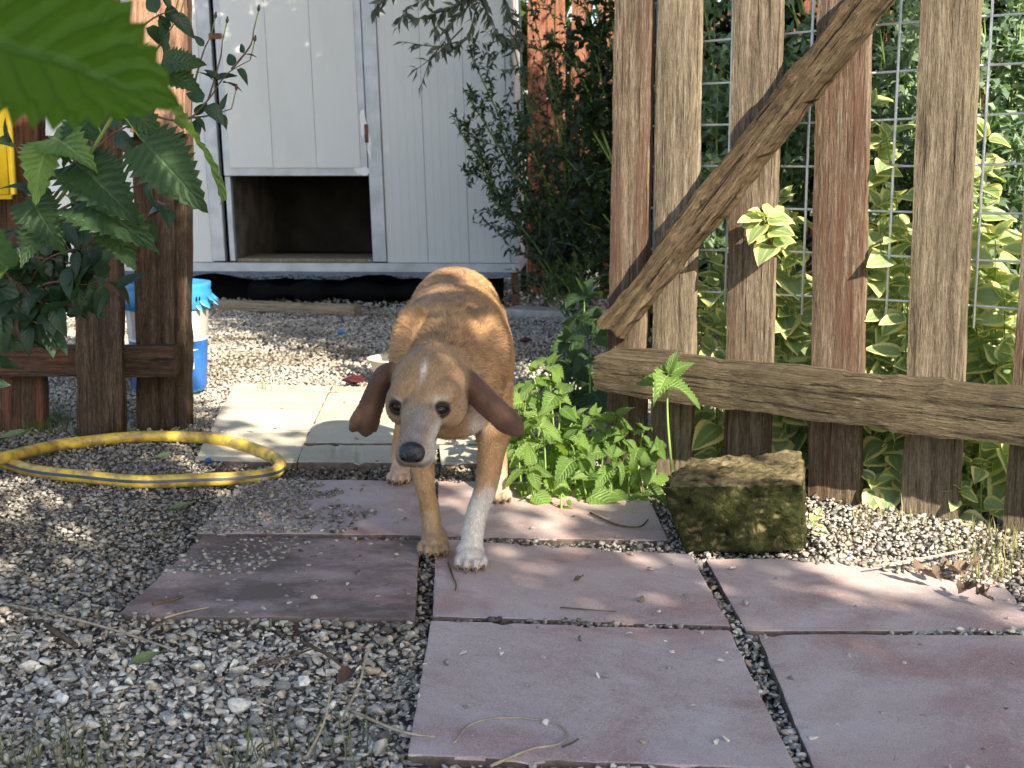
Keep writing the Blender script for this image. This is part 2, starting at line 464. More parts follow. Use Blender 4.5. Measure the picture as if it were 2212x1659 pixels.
path = tag(obj('path', mesh_np('path', bed, [(0, 1, 2, 3)], MAT['soil'])), 'red paving slab path with gravel in its joints', kind='structure')
slab('paving_slab', path, [(931, 1342), (1577, 1363), (1722, 1668), (879, 1633)], MAT['slab'], top=0.003)
slab('paving_slab', path, [(941, 1163), (1492, 1196), (1580, 1350), (934, 1331)], MAT['slab'])
slab('paving_slab', path, [(946, 1037), (1385, 1042), (1446, 1166), (943, 1157)], MAT['slab'])
slab('paving_slab', path, [(1524, 1206), (2110, 1206), (2262, 1361), (1612, 1361)], MAT['slab'])
slab('paving_slab', path, [(1637, 1372), (2290, 1375), (2480, 1680), (1767, 1684)], MAT['slab'], top=0.002)
slab('paving_slab', path, [(440, 1163), (907, 1168), (897, 1342), (250, 1334)], MAT['slab_dirty'], top=0.004)
slab('paving_slab', path, [(530, 1035), (937, 1036), (931, 1155), (425, 1153)], MAT['slab'])
slab('paving_slab', path, [(872, 1655), (1716, 1688), (1900, 2100), (800, 2100)], MAT['slab'])
cbed = [P(520, 832, -0.034), P(1075, 832, -0.034), P(1085, 992, -0.034), P(445, 992, -0.034)]
cpath = tag(obj('rear_path', mesh_np('rear_path', np.array([tuple(p) for p in cbed]), [(0, 1, 2, 3)], MAT['soil'])), 'cream paving slabs behind the dog', kind='structure')
slab('cream_slab', cpath, [(508, 828), (716, 833), (669, 931), (452, 930)], MAT['slab_cream'])
slab('cream_slab', cpath, [(450, 933), (667, 933), (641, 999), (420, 994)], MAT['slab_cream'])
slab('cream_slab', cpath, [(718, 834), (1010, 838), (1030, 959), (656, 957)], MAT['slab_cream'])
slab('cream_slab', cpath, [(655, 960), (940, 962), (945, 1000), (643, 999)], MAT['slab_cream'])
slab('cream_slab', cpath, [(948, 962), (1090, 962), (1100, 1001), (952, 1000)], MAT['slab_cream'])

def in_poly(x, y, poly):
    ins = np.zeros(x.shape, bool)
    j = len(poly) - 1
    for i in range(len(poly)):
        xi, yi = poly[i]; xj, yj = poly[j]
        c = ((yi > y) != (yj > y)) & (x < (xj - xi) * (y - yi) / (yj - yi + 1e-12) + xi)
        ins ^= c; j = i
    return ins

# ------------------------------------------------------------------ gravel
def rock_proto(n, sub):
    bm = bmesh.new()
    for _ in range(n):
        v = Vector(RNG.normal(size=3)).normalized() * RNG.uniform(0.82, 1.0)
        bm.verts.new(v)
    r = bmesh.ops.convex_hull(bm, input=bm.verts[:])
    bmesh.ops.delete(bm, geom=list({g for g in r['geom_interior'] + r['geom_unused'] if isinstance(g, bmesh.types.BMVert)}), context='VERTS')
    if sub:
        bmesh.ops.bevel(bm, geom=bm.edges[:], offset=0.13, segments=1, affect='EDGES', clamp_overlap=True)
    bmesh.ops.triangulate(bm, faces=bm.faces[:])
    bm.verts.ensure_lookup_table()
    V = np.array([v.co[:] for v in bm.verts]); F = np.array([[v.index for v in f.verts] for f in bm.faces])
    bm.free()
    return V, F
PROT_N = [rock_proto(7, True) for _ in range(8)]
PROT_S = [rock_proto(6, False) for _ in range(6)]
PROT_F = [rock_proto(9, False) for _ in range(8)]
PAL = np.array([(0.60, 0.585, 0.545), (0.51, 0.495, 0.465), (0.40, 0.392, 0.372), (0.31, 0.304, 0.295), (0.22, 0.216, 0.214), (0.52, 0.45, 0.36), (0.38, 0.32, 0.25), (0.72, 0.70, 0.66), (0.15, 0.143, 0.138)])
PALW = np.array([0.19, 0.20, 0.18, 0.13, 0.09, 0.09, 0.05, 0.04, 0.03])
def rand_rot(n):
    q = RNG.normal(size=(n, 4)); q /= np.linalg.norm(q, axis=1)[:, None]
    w, x, y, z = q.T
    return np.stack([np.stack([1 - 2 * (y * y + z * z), 2 * (x * y - z * w), 2 * (x * z + y * w)], -1),
                     np.stack([2 * (x * y + z * w), 1 - 2 * (x * x + z * z), 2 * (y * z - x * w)], -1),
                     np.stack([2 * (x * z - y * w), 2 * (y * z + x * w), 1 - 2 * (x * x + y * y)], -1)], 1)
def rocks(pos, size, protos, tint=1.0, flat=0.0):
    n = len(pos); which = RNG.integers(0, len(protos), n)
    Vs, Fs, Cs, off = [], [], [], 0
    col = PAL[RNG.choice(len(PAL), n, p=PALW / PALW.sum())] * RNG.uniform(0.85, 1.12, (n, 1)) * tint
    col = col + (np.array([0.45, 0.435, 0.40]) - col) * flat
    dz = snoise(pos[:, 0], pos[:, 1], 3.1, 4) + 0.6 * snoise(pos[:, 0], pos[:, 1], 8.3, 7) + 0.9 * np.exp(-((pos[:, 0] + 0.95) / 0.3) ** 2 - ((pos[:, 1] - 2.45) / 0.22) ** 2)  # fixed dark patch at left carries shade as well as soil
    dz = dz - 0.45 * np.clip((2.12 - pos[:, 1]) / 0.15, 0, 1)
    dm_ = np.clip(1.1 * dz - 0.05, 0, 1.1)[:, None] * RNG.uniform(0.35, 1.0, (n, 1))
    soil_light_ = (0.85 + 0.34 * np.clip((2.12 - pos[:, 1]) / 0.15, 0, 1) + 0.25 * np.clip((pos[:, 1] - 3.6) / 0.4, 0, 1) - 0.15 * np.clip((pos[:, 1] - 2.0) / 0.5, 0, 1) * (pos[:, 0] < -0.2) * (pos[:, 1] < 3.6))[:, None]  # dusty middle; far part brightened in colour to look sunlit
    col = col * soil_light_ * np.array([1.05, 1.0, 0.92])
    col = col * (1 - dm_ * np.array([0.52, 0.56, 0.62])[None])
    sc = np.stack([RNG.uniform(0.75, 1.25, n), RNG.uniform(0.75, 1.15, n), RNG.uniform(0.45, 0.85, n)], -1) * size[:, None]
    rot = rand_rot(n)
    yaw = RNG.uniform(0, 6.28, n)
    for k, (pv, pf) in enumerate(protos):
        idx = np.where(which == k)[0]
        if not len(idx): continue
        loc = np.einsum('nij,vj->nvi', rot[idx], pv) * sc[idx][:, None, :]
        c, s = np.cos(yaw[idx])[:, None], np.sin(yaw[idx])[:, None]
        loc = np.stack([loc[..., 0] * c - loc[..., 1] * s, loc[..., 0] * s + loc[..., 1] * c, loc[..., 2]], -1)
        V = loc + pos[idx][:, None, :]
        F = pf[None] + (np.arange(len(idx)) * len(pv))[:, None, None] + off
        Vs.append(V.reshape(-1, 3)); Fs.append(F.reshape(-1, 3)); Cs.append(np.repeat(col[idx], len(pv), 0))
        off += len(idx) * len(pv)
    return np.concatenate(Vs), np.concatenate(Fs), np.concatenate(Cs)
def snoise(x, y, s, seed=0):
    return np.sin(x * s + seed + 1.7 * np.sin(y * s * 0.7 + seed)) * np.cos(y * s * 1.1 - seed + 1.3 * np.sin(x * s * 0.8))
def gravel_field(x0, x1, y0, y1, sp, smin, smax, protos, flat=0.0):
    nx, ny = int((x1 - x0) / sp), int((y1 - y0) / sp)
    X, Y = np.meshgrid(x0 + (np.arange(nx) + 0.5) * sp, y0 + (np.arange(ny) + 0.5) * sp)
    X = X.ravel() + RNG.uniform(-sp, sp, X.size) * 0.6; Y = Y.ravel() + RNG.uniform(-sp, sp, Y.size) * 0.6
    vis = (np.abs(X) < 0.42 * Y + 0.25)
    X, Y = X[vis], Y[vis]
    ins = np.zeros(X.shape, bool)
    for p in SLABS: ins |= in_poly(X, Y, p)
    spill = np.full(X.shape, 0.0065)
    nz = snoise(X, Y, 11) + 0.6 * snoise(X, Y, 27, 2)
    a = (Y > 2.62) & (Y < 3.1)                      # back-left red slab half buried
    spill = np.where(a & (X < -0.44 + 0.07 * nz), 1.0, spill)
    spill = np.where(a & (X >= -0.46 + 0.07 * nz) & (X < -0.30 + 0.08 * nz) & (Y < 2.85), 0.5, spill)
    b = (Y > 2.08) & (Y <= 2.62) & (X < -0.16)
    spill = np.where(b, 0.075, spill)
    spill = np.where(b & (X < -0.50 + 0.06 * nz + 0.25 * (Y - 2.35)) & (Y > 2.32), 0.95, spill)
    spill = np.where(b & (X < -0.40 + 0.25 * (Y - 2.35)) & (Y > 2.42) & (spill < 0.5), 0.3, spill)
    d = (X > 0.55 + 0.03 * nz) & (Y > 2.40 - 0.35 * (X - 0.6) + 0.03 * nz) & (Y < 2.75)   # right slab tail under gravel
    spill = np.where(d, 0.95, spill)
    spill = np.where((Y > 3.2) & ins, 0.004, spill)
    keep = ~ins | (RNG.uniform(size=X.size) < spill)
    X, Y, ins = X[keep], Y[keep], ins[keep]
    size = RNG.uniform(0, 1, X.size) ** 2.2 * (smax - smin) + smin
    size = np.where(ins, np.minimum(size, 0.5 * (smin + smax)), size)
    gz = -0.016 + 0.007 * snoise(X, Y, 6, 1) + np.where(X > 0.62, 0.018, 0) + np.where((X < -0.75) & (Y > 1.8), 0.008, 0)
    gz = gz + np.where((X < -0.17) & (Y < 2.12) & (Y > 1.9), 0.014 * np.clip((Y - 1.9) / 0.15, 0, 1), 0)
    gz = gz + np.where((X > -0.17) & (X < 1.0) & (Y < 2.66) & (X < 0.42), 0.008, 0)
    Z = np.where(ins, size * 0.42, gz + RNG.uniform(-0.006, 0.006, X.size))
    return rocks(np.stack([X, Y, Z], -1), size, protos, 1.0, flat)
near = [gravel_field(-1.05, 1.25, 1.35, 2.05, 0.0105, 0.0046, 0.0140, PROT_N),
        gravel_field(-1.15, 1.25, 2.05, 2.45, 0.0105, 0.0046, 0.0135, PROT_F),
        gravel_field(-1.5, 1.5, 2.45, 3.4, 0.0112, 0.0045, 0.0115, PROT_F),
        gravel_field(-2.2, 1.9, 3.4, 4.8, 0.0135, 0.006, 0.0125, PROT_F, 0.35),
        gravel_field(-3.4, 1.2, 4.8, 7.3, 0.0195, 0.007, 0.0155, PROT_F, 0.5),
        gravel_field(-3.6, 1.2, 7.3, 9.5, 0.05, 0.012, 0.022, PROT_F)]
def fill_field(x0, x1, y0, y1, sp, smin, smax):
    n = int((x1 - x0) * (y1 - y0) / sp ** 2)
    X = RNG.uniform(x0, x1, n); Y = RNG.uniform(y0, y1, n)
    ok = np.abs(X) < 0.42 * Y + 0.2
    for p in SLABS: ok &= ~in_poly(X, Y, p)
    X, Y = X[ok], Y[ok]
    gz = -0.024 + np.where((X > -0.17) & (X < 0.42) & (Y < 2.66), 0.008, 0) + 0.007 * snoise(X, Y, 6, 1) + np.where(X > 0.62, 0.018, 0) + np.where((X < -0.75) & (Y > 1.8), 0.008, 0)
    return rocks(np.stack([X, Y, gz + RNG.uniform(-0.004, 0.004, len(X))], -1), RNG.uniform(smin, smax, len(X)), PROT_S, 0.95, 0.2)
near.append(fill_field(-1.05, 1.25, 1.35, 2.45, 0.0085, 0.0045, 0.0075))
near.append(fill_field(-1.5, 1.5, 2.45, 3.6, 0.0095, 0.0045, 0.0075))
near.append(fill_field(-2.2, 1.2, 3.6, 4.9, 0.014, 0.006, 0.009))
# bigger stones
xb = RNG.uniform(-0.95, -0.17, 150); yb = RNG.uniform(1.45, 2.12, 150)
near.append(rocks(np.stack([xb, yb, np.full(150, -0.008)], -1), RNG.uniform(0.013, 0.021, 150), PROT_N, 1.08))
off, Vs, Fs, Cs = 0, [], [], []
for V_, F_, C_ in near:
    Vs.append(V_); Fs.append(F_ + off); Cs.append(C_); off += len(V_)
grav = obj('gravel', mesh_np('gravel', np.concatenate(Vs), np.concatenate(Fs), MAT['gravel'], smooth=False, cols=np.concatenate(Cs)))
tag(grav, 'pale grey crushed limestone gravel covering the yard', 'gravel', kind='stuff')
print('gravel tris', sum(len(f) for f in Fs))

# single stones lying on the slabs
STONE = [(1085, 1418), (1140, 1487), (1004, 1533), (1491, 1535), (1182, 1570), (1003, 1418), (1308, 1468), (1253, 1388), (1358, 1376), (1438, 1388), (1556, 1433), (965, 1440), (1480, 1292), (2185, 1438), (1640, 1500), (752, 1270), (640, 1245), (700, 1262), (580, 1205), (1420, 1325)]
pro = []
for k in range(5):
    V_, F_ = PROT_N[k]
    c = np.tile(PAL[[0, 3, 4, 1, 7][k]], (len(V_), 1))
    pro.append(mesh_np('pebble', V_ * np.array([1.1, 0.9, 0.75]), F_, MAT['gravel'], smooth=False, cols=c))
for i, (u, v) in enumerate(STONE):
    p = P(u, v); s = random.uniform(0.006, 0.0105)
    o = obj('pebble', pro[i % 5], None, Matrix.Translation((p.x, p.y, s * 0.62 + (0.004 if u < 900 else 0))) @ Matrix.Rotation(random.uniform(0, 6), 4, 'Z') @ Matrix.Scale(s, 4))
    if u < 900: tag(o, 'small loose pebble lying on the dirt-stained slab', 'pebble', 'pebbles on the dirty slab')
    else: tag(o, 'small loose pebble lying on a clean reddish slab', 'pebble', 'pebbles on the red slabs')

# ------------------------------------------------------------------ boards
def board_mesh(name, L, wb, wt, th, mat, rough=0.0015, nz=28, nx=4, chip=0.0, seed=0, endrough=0.004):
    """local z along length, x width, y thickness (front face at y=0, back at +th)"""
    rs = random.Random(seed)
    V, F = [], []
    ring = [(-0.5 + i / nx, 0.0) for i in range(nx + 1)] + [(0.5 - i / nx, 1.0) for i in range(nx + 1)]
    k = len(ring)
    for i in range(nz + 1):
        t = i / nz
        w = wb + (wt - wb) * t
        for j, (x, y) in enumerate(ring):
            edge = abs(x) > 0.49
            q = Vector((x * w * 9 + seed * 3.1, y * 2 + seed, t * L * 7))
            n = mnoise.noise_vector(q); n2 = mnoise.noise_vector(q * 4.3)
            dx = rough * (n.x * 1.6 + n2.x * 0.8) * (1.3 if edge else 0.3)
            dy = rough * (n.y + n2.y * 0.6)
            if chip and edge: 
                c = max(0, mnoise.noise(Vector((seed, x, t * L * 14))) - 0.25)
                dx -= math.copysign(chip * c, x)
            ins = 0.0022 if edge else 0
            zz = t * L
            if i in (0, nz): zz += endrough * n2.z + endrough * 0.6 * n.z
            V.append((x * w + dx - math.copysign(ins if False else 0, x), (0.003 if (edge and y == 0) else 0) + y * th + (-0.003 if (edge and y == 1) else 0) + dy, zz))
    for i in range(nz):
        for j in range(k):
            F.append((i * k + j, i * k + (j + 1) % k, (i + 1) * k + (j + 1) % k, (i + 1) * k + j))
    for j in range(nx):
        F.append((j, k - 1 - j, k - 2 - j, j + 1)[::-1])
        b = nz * k
        F.append((b + j, b + k - 1 - j, b + k - 2 - j, b + j + 1))
    me = mesh_np(name, V, F, mat, smooth=False)
    bm = bmesh.new(); bm.from_mesh(me); bmesh.ops.recalc_face_normals(bm, faces=bm.faces[:]); bm.to_mesh(me); bm.free()
    return me

# ------------------------------------------------------------------ picket gate on the right
RL, RR = P(1283, 845, 0.21), P(2212, 966, 0.21)
gd = (Vector((RR.x, RR.y, 0)) - Vector((RL.x, RL.y, 0))).normalized()
gn = Vector((gd.y, -gd.x, 0))                       # towards the camera
if gn.y > 0: gn = -gn
rail_p = Vector((RL.x, RL.y, 0))
bp = rail_p - gn * 0.115                            # front plane of the pickets
gate = thing('wooden_gate', bp + gd * 0.6, 'weathered picket gate with diagonal brace and thick bottom rail', 'gate')
BOARDS = [((1325, 1403), (1309, 1387), 'gate_red'), ((1419, 1509), (1404, 1489), 'gate_grey'), ((1581, 1684), (1563, 1656), 'gate_part'),
          ((1764, 1876), (1746, 1855), 'gate_red'), ((1986, 2113), (1950, 2069), 'gate_grey'), ((2236, 2372), (2176, 2300), 'gate_part')]
for i, ((a, b), (c, d), mt) in enumerate(BOARDS):
    tl, tr = PP(a, 20, bp, gn), PP(b, 20, bp, gn)
    bl, br = PP(c, 1000, bp, gn), PP(d, 1000, bp, gn)
    top, bot = (tl + tr) / 2, (bl + br) / 2
    up = (top - bot)
    kz = (0.0 - bot.z) / up.z
    base = bot + up * kz
    base.z = -0.004
    top2 = base
    w_b, w_t = (br - bl).length, (tr - tl).length
    me = board_mesh('picket', 1.24, w_b, w_t, 0.026, MAT[mt], 0.0016, 40, 5, 0.003, seed=i + 3)
    obj('picket', me, gate, frame(base, up, gd))
# bottom rail
rl = rail_p - gd * 0.0
rail_c = rl + Vector((0, 0, 0.253))
me = board_mesh('rail', 1.55, 0.088, 0.094, 0.112, MAT['rail'], 0.004, 46, 6, 0.004, seed=21, endrough=0.012)
vv = np.zeros(len(me.vertices) * 3, dtype=np.float32); me.vertices.foreach_get('co', vv); vv = vv.reshape(-1, 3)
vv[:, 0] += np.where(vv[:, 0] < 0, -0.014 * vv[:, 1] / 0.112, 0)      # top face slopes up to the back
me.vertices.foreach_set('co', vv.ravel())
fr = frame(rail_c, gd, Vector((0, 0, -1)))
obj('rail', me, gate, fr)
# diagonal brace, on the front of the pickets
bz = bp + gn * 0.066
b0, b1 = PP(1332, 686, bz, gn), PP(1917, -66, bz, gn)
dirb = (b1 - b0).normalized()
side = dirb.cross(gn)
me = board_mesh('brace', (b1 - b0).length + 0.05, 0.070, 0.074, 0.062, MAT['brace'], 0.006, 60, 8, 0.007, seed=33, endrough=0.02)
obj('brace', me, gate, frame(b0 - dirb * 0.05, dirb, side))

# welded wire mesh behind the pickets
wp = bp - gn * 0.05
wires = thing('wire_mesh_panel', wp + gd * 0.6, 'galvanised welded wire mesh panel fixed behind the picket gate', 'wire mesh')
for k in range(4, 12):
    z = 0.06 + 0.1 * k
    a = wp - gd * 0.02 + Vector((0, 0, z)); b = wp + gd * 1.6 + Vector((0, 0, z + 0.012))
    pts = [a.lerp(b, t) - gn * 0.004 + Vector((0, 0, 0.003 * math.sin(9 * t + k))) for t in np.linspace(0, 1, 9)]
    tube('horizontal_wire', pts, 0.0027, MAT['wire'], wires, 6)
for u in (1415, 1575, 1745, 1931, 2125, 2330):
    p = PP(u, 330, wp, gn)
    a = Vector((p.x, p.y, 0.42)) ; b = Vector((p.x, p.y, 1.22))
    tube('vertical_wire', [a.lerp(b, t) for t in (0, 0.3, 0.6, 1)], 0.003, MAT['wire'], wires, 6)

# ------------------------------------------------------------------ left picket fence
lf = thing('picket_fence', P(230, 930), 'dark brown picket fence with short rails beside the coiled hose', 'fence')
def lboard(name, px_b, px_t, Y, ztop, th, mat, seed, zb=-0.01, chip=0.003):
    # px_b / px_t : left/right pixel at v = 900 / 300
    bl, br = PY(px_b[0], 900, Y), PY(px_b[1], 900, Y); tl, tr = PY(px_t[0], 300, Y), PY(px_t[1], 300, Y)
    bot, top = (bl + br) / 2, (tl + tr) / 2
    up = (top - bot).normalized()
    base = bot + up * ((zb - bot.z) / up.z)
    L = (ztop - zb) / up.z
    me = board_mesh(name, L, (br - bl).length, (tr - tl).length, th, MAT[mat], 0.003, 36, 5, chip, seed=seed)
    return obj(name, me, lf, frame(base, up, Vector((1, 0, 0))))
lboard('picket', (-40, 92), (-52, 84), 3.72, 1.05, 0.05, 'post', 41)
lboard('picket', (164, 262), (158, 252), 3.62, 1.30, 0.045, 'post', 42)
lboard('picket', (293, 377), (288, 375), 3.76, 1.40, 0.10, 'post', 43)
lboard('picket', (379, 405), (376, 402), 3.775, 1.38, 0.08, 'post', 44)
def lrail(u0, u1, v0, v1, Y, th, seed, mat='post'):
    a, b = PY(u0, (v0 + v1) / 2, Y), PY(u1, (v0 + v1) / 2, Y)
    h = (PY(u0, v0, Y) - PY(u0, v1, Y)).length
    me = board_mesh('rail', (b - a).length, h, h, th, MAT[mat], 0.003, 20, 5, 0.004, seed=seed, endrough=0.006)
    obj('rail', me, lf, frame(a, b - a, Vector((0, 0, -1))))
lrail(-60, 375, 750, 814, 3.676, 0.075, 51)
zz_ = PY(340, 286, 3.69).z
lboard('upper_picket', (291, 408), (284, 398), 3.69, 1.42, 0.05, 'orange_plank', 45, zb=zz_)
lrail(-60, 392, 296, 330, 3.745, 0.012, 52)

# ------------------------------------------------------------------ kennel
KX0, KX1, KY = -3.05, 0.045, 7.40
def kp(u, v):                 # pixel on the kennel's front plane
    return PY(u, v, KY + 0.0)
kb = thing('kennel', (-1.2, KY, 0), 'large white metal-panelled kennel on legs with open lower hatch', 'kennel')
kyaw = R(-3.0)
LEAN = 0.030
def kpt(x, y, z):             # kennel local: x along front, y depth, z up -> world
    xx = x - LEAN * (z - 0.18)
    dx = xx - KX1
    return Vector((KX1 + dx * math.cos(kyaw) - y * math.sin(kyaw), KY + dx * math.sin(kyaw) + y * math.cos(kyaw), z))
def kx(u, v):                 # kennel x and z of a pixel on the front plane
    n = Vector((-math.sin(kyaw) * -1, -math.cos(kyaw), 0)); n = Vector((math.sin(kyaw), -math.cos(kyaw), 0))
    p = PP(u, v, Vector((KX1, KY, 0)), n)
    return (p.x - KX1) / math.cos(kyaw) + KX1 + LEAN * (p.z - 0.18), p.z
def kbox(name, x0, x1, y0, y1, z0, z1, mat, parent=None, bev=0.003, ribs=0):
    bm = bmesh.new()
    nx = max(1, ribs * 4)
    vs = {}
    for i in range(nx + 1):
        for j in (0, 1):
            for k in (0, 1):
                x = x0 + (x1 - x0) * i / nx
                dy = 0
                if ribs and j == 0 and 0 < i < nx and i % 4 == 0: dy = 0.010
                vs[i, j, k] = bm.verts.new(kpt(x, (y0, y1)[j] + dy, (z0, z1)[k]))
    for i in range(nx):
        for j in (0, 1): bm.faces.new((vs[i, j, 0], vs[i + 1, j, 0], vs[i + 1, j, 1], vs[i, j, 1]))
        for k in (0, 1): bm.faces.new((vs[i, 0, k], vs[i + 1, 0, k], vs[i + 1, 1, k], vs[i, 1, k]))
    for i in (0, nx): bm.faces.new((vs[i, 0, 0], vs[i, 1, 0], vs[i, 1, 1], vs[i, 0, 1]))
    bmesh.ops.recalc_face_normals(bm, faces=bm.faces[:])
    if bev and not ribs: bmesh.ops.bevel(bm, geom=bm.edges[:], offset=bev, segments=1, affect='EDGES')
    return bm_obj(name, bm, mat, parent or kb)
KZ0, KZ1, KD = 0.178, 2.0, 1.15
xa, _ = kx(441, 300); xb_, _ = kx(470, 300)
xo0, zo1 = kx(500, 380); xo1, zo0 = kx(803, 572)
xd0, _ = kx(478, 300); xd1, _ = kx(790, 300)
xr1, _ = kx(812, 300)
def ribpanel(name, x0, x1, z0, z1, y0=0.012, wide=0.22):
    """sheet made of vertical pans with shallow joints: each pan its own piece"""
    n = max(1, round((x1 - x0) / wide)); w = (x1 - x0) / n
    for i in range(n):
        bm = bmesh.new()
        # profile across one pan: small grooves
        prof = [(0.0, 0.005), (0.003, 0.0)]
        ng = 5
        for g in range(1, ng):
            c = g / ng * w
            prof += [(c - 0.003, 0.0), (c, 0.0011), (c + 0.003, 0.0)]
        prof += [(w - 0.004, 0.0), (w - 0.0005, 0.005)]
        lo = [bm.verts.new(kpt(x0 + i * w + a, y0 + d, z0)) for a, d in prof]
        hi = [bm.verts.new(kpt(x0 + i * w + a, y0 + d, z1)) for a, d in prof]
        for q in range(len(prof) - 1): bm.faces.new((lo[q], lo[q + 1], hi[q + 1], hi[q]))
        bl = [bm.verts.new(kpt(x0 + i * w + a, y0 + 0.03, z)) for a, z in ((0, z0), (w - 0.0005, z0), (w - 0.0005, z1), (0, z1))]
        bm.faces.new(bl); bm.faces.new((lo[0], hi[0], bl[3], bl[0])); bm.faces.new((lo[-1], bl[1], bl[2], hi[-1]))
        bm_obj(name, bm, MAT['panel'], kb)
# front: left bay, door bay, right bay
ribpanel('wall_panel', KX0 + 0.05, xa, KZ0 + 0.055, KZ1, wide=0.30)
kbox('frame_post', xa, xb_ - 0.002, 0.0, 0.06, KZ0 + 0.06, KZ1, MAT['galv'])
ribpanel('wall_panel', xr1 + 0.032, KX1 - 0.05, KZ0 + 0.055, KZ1, wide=0.235)
kbox('frame_post', xd1 + 0.008, xr1 + 0.03, 0.0, 0.06, KZ0 + 0.06, KZ1, MAT['galv'])
kbox('frame_post', KX1 - 0.048, KX1, 0.0, 0.05, KZ0 + 0.055, KZ1, MAT['galv'])
kbox('frame_post', KX0, KX0 + 0.048, 0.0, 0.05, KZ0 + 0.055, KZ1, MAT['galv'])
kbox('frame_post', KX1 - 0.048, KX1, KD - 0.05, KD, KZ0 + 0.055, KZ1, MAT['galv'])
kbox('bottom_frame', KX0, KX1, 0.0, 0.05, KZ0 - 0.0, KZ0 + 0.052, MAT['galv'])
kbox('bottom_frame', KX1 - 0.05, KX1 + 0.001, 0.052, KD - 0.002, KZ0, KZ0 + 0.052, MAT['galv'])
# side wall, back wall, roof, floor
kbox('side_wall', KX1 - 0.04, KX1 - 0.012, 0.052, KD - 0.052, KZ0 + 0.054, KZ1, MAT['panel'])
kbox('side_wall', KX0 + 0.012, KX0 + 0.04, 0.052, KD - 0.052, KZ0 + 0.054, KZ1, MAT['panel'])
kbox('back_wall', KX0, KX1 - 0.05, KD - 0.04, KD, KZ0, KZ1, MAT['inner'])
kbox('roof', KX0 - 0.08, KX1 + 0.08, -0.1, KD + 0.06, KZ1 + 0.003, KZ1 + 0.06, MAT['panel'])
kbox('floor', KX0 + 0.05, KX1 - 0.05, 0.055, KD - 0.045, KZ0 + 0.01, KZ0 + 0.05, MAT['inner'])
kbox('partition', xo0 - 0.05, xo0 - 0.02, 0.065, KD - 0.045, KZ0 + 0.052, KZ1, MAT['shade_grey'])
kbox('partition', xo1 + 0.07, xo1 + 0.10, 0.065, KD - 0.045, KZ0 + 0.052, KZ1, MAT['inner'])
fb = kbox('floor_board', xo0 + 0.0, xo1 - 0.0, 0.012, 0.5, KZ0 + 0.056, KZ0 + 0.075, MAT['plank'])
# door: sheet with frame strips, hinges, putty
door = kbox('door', xd0 + 0.002, xd1 + 0.004, 0.0, 0.035, zo1, KZ1 - 0.01, MAT['galv'])
n_p = 3
for i in range(n_p):
    w = (xd1 - xd0 - 0.075) / n_p
    kbox('door_panel', xd0 + 0.04 + i * w + 0.001, xd0 + 0.04 + (i + 1) * w - 0.001, -0.007, 0.001, zo1 + 0.045, KZ1 - 0.05, MAT['panel'], door, bev=0.0015)
kbox('inner_post', xd0 + 0.004, xd0 + 0.036, 0.004, 0.05, KZ0 + 0.06, zo1 - 0.004, MAT['galv'])
hx, hz = kx(800, 288)
def kcyl(name, x, y, z0, z1, r, mat, parent=None):
    return tube(name, [kpt(x, y, z0), kpt(x, y, z1)], r, mat, parent or kb, 10)
kcyl('hinge', xd1 + 0.006, -0.008, hz - 0.05, hz + 0.05, 0.010, MAT['rust'])
lx, lz = kx(468, 78)
kbox('latch', lx - 0.045, lx + 0.05, -0.007, -0.0015, lz - 0.016, lz + 0.016, MAT['rust'], door)
def blob(name, x, z, rx, rz, parent):
    pts = [kpt(x, -0.0035, z)] + [kpt(x + rx * math.cos(a) * random.uniform(0.7, 1.2), -0.002, z + rz * math.sin(a) * random.uniform(0.7, 1.2)) for a in np.linspace(0, 2 * math.pi, 14, endpoint=False)]
    obj(name, mesh_np(name, pts, [(0, i + 1, (i + 1) % 14 + 1) for i in range(14)], MAT['putty']), parent)
for x_, z_, a_, b_ in ((xd1 - 0.012, hz + 0.06, 0.018, 0.09), (xd1 + 0.018, hz - 0.06, 0.016, 0.08), (xd1 - 0.03, zo1 + 0.03, 0.045, 0.025)):
    blob('putty_patch', x_, z_, a_, b_, kb)
for (x_, y_) in ((KX1 - 0.03, 0.03), (KX1 - 0.03, KD - 0.03), (KX0 + 0.03, 0.03), (KX0 + 0.03, KD - 0.03)):
    kbox('leg', x_ - 0.02, x_ + 0.02, y_ - 0.02, y_ + 0.02, -0.045, KZ0 - 0.001, MAT['rust'])

# things under and beside the kennel
def box_thing(name, c, d, up, L, w, th, mat, label, cat, group=None, seed=5, rough=0.002):
    me = board_mesh(name, L, w, w, th, MAT[mat], rough, 20, 3, 0.002, seed=seed)
    return tag(obj(name, me, None, frame(c, d, up)), label, cat, group)
a, b = P(462, 668), P(765, 680)
box_thing('timber_plank', (a.x, a.y, 0.022), b - a, Vector((0, 0, -1)), (b - a).length, 0.05, 0.09, 'plank', 'pale timber plank lying on gravel under the kennel', 'plank', seed=61)
a, b = P(1085, 676), P(1235, 684)
box_thing('concrete_strip', (a.x, a.y, -0.002), b - a, Vector((0, 0, -1)), (b - a).length + 0.3, 0.05, 0.22, 'concrete', 'grey concrete strip by the kennel leg', 'kerb', seed=62)
sv_, sf_ = [], []
ns_ = 60
for i in range(ns_ + 1):
    x = -3.0 + 2.95 * i / ns_
    h = 0.11 + 0.05 * mnoise.noise(Vector((x * 3, 0, 4))) + 0.02 * mnoise.noise(Vector((x * 11, 0, 1)))
    yy = 7.85 + 0.05 * mnoise.noise(Vector((x * 4, 2, 0)))
    for dy, z in ((-0.12, -0.04), (-0.06, h * 0.5), (-0.01, h * 0.9), (0.03, h), (0.08, h * 0.6), (0.12, -0.04)):
        sv_.append((x, yy + dy + 0.02 * mnoise.noise(Vector((x * 9, z * 9, 0))), z))
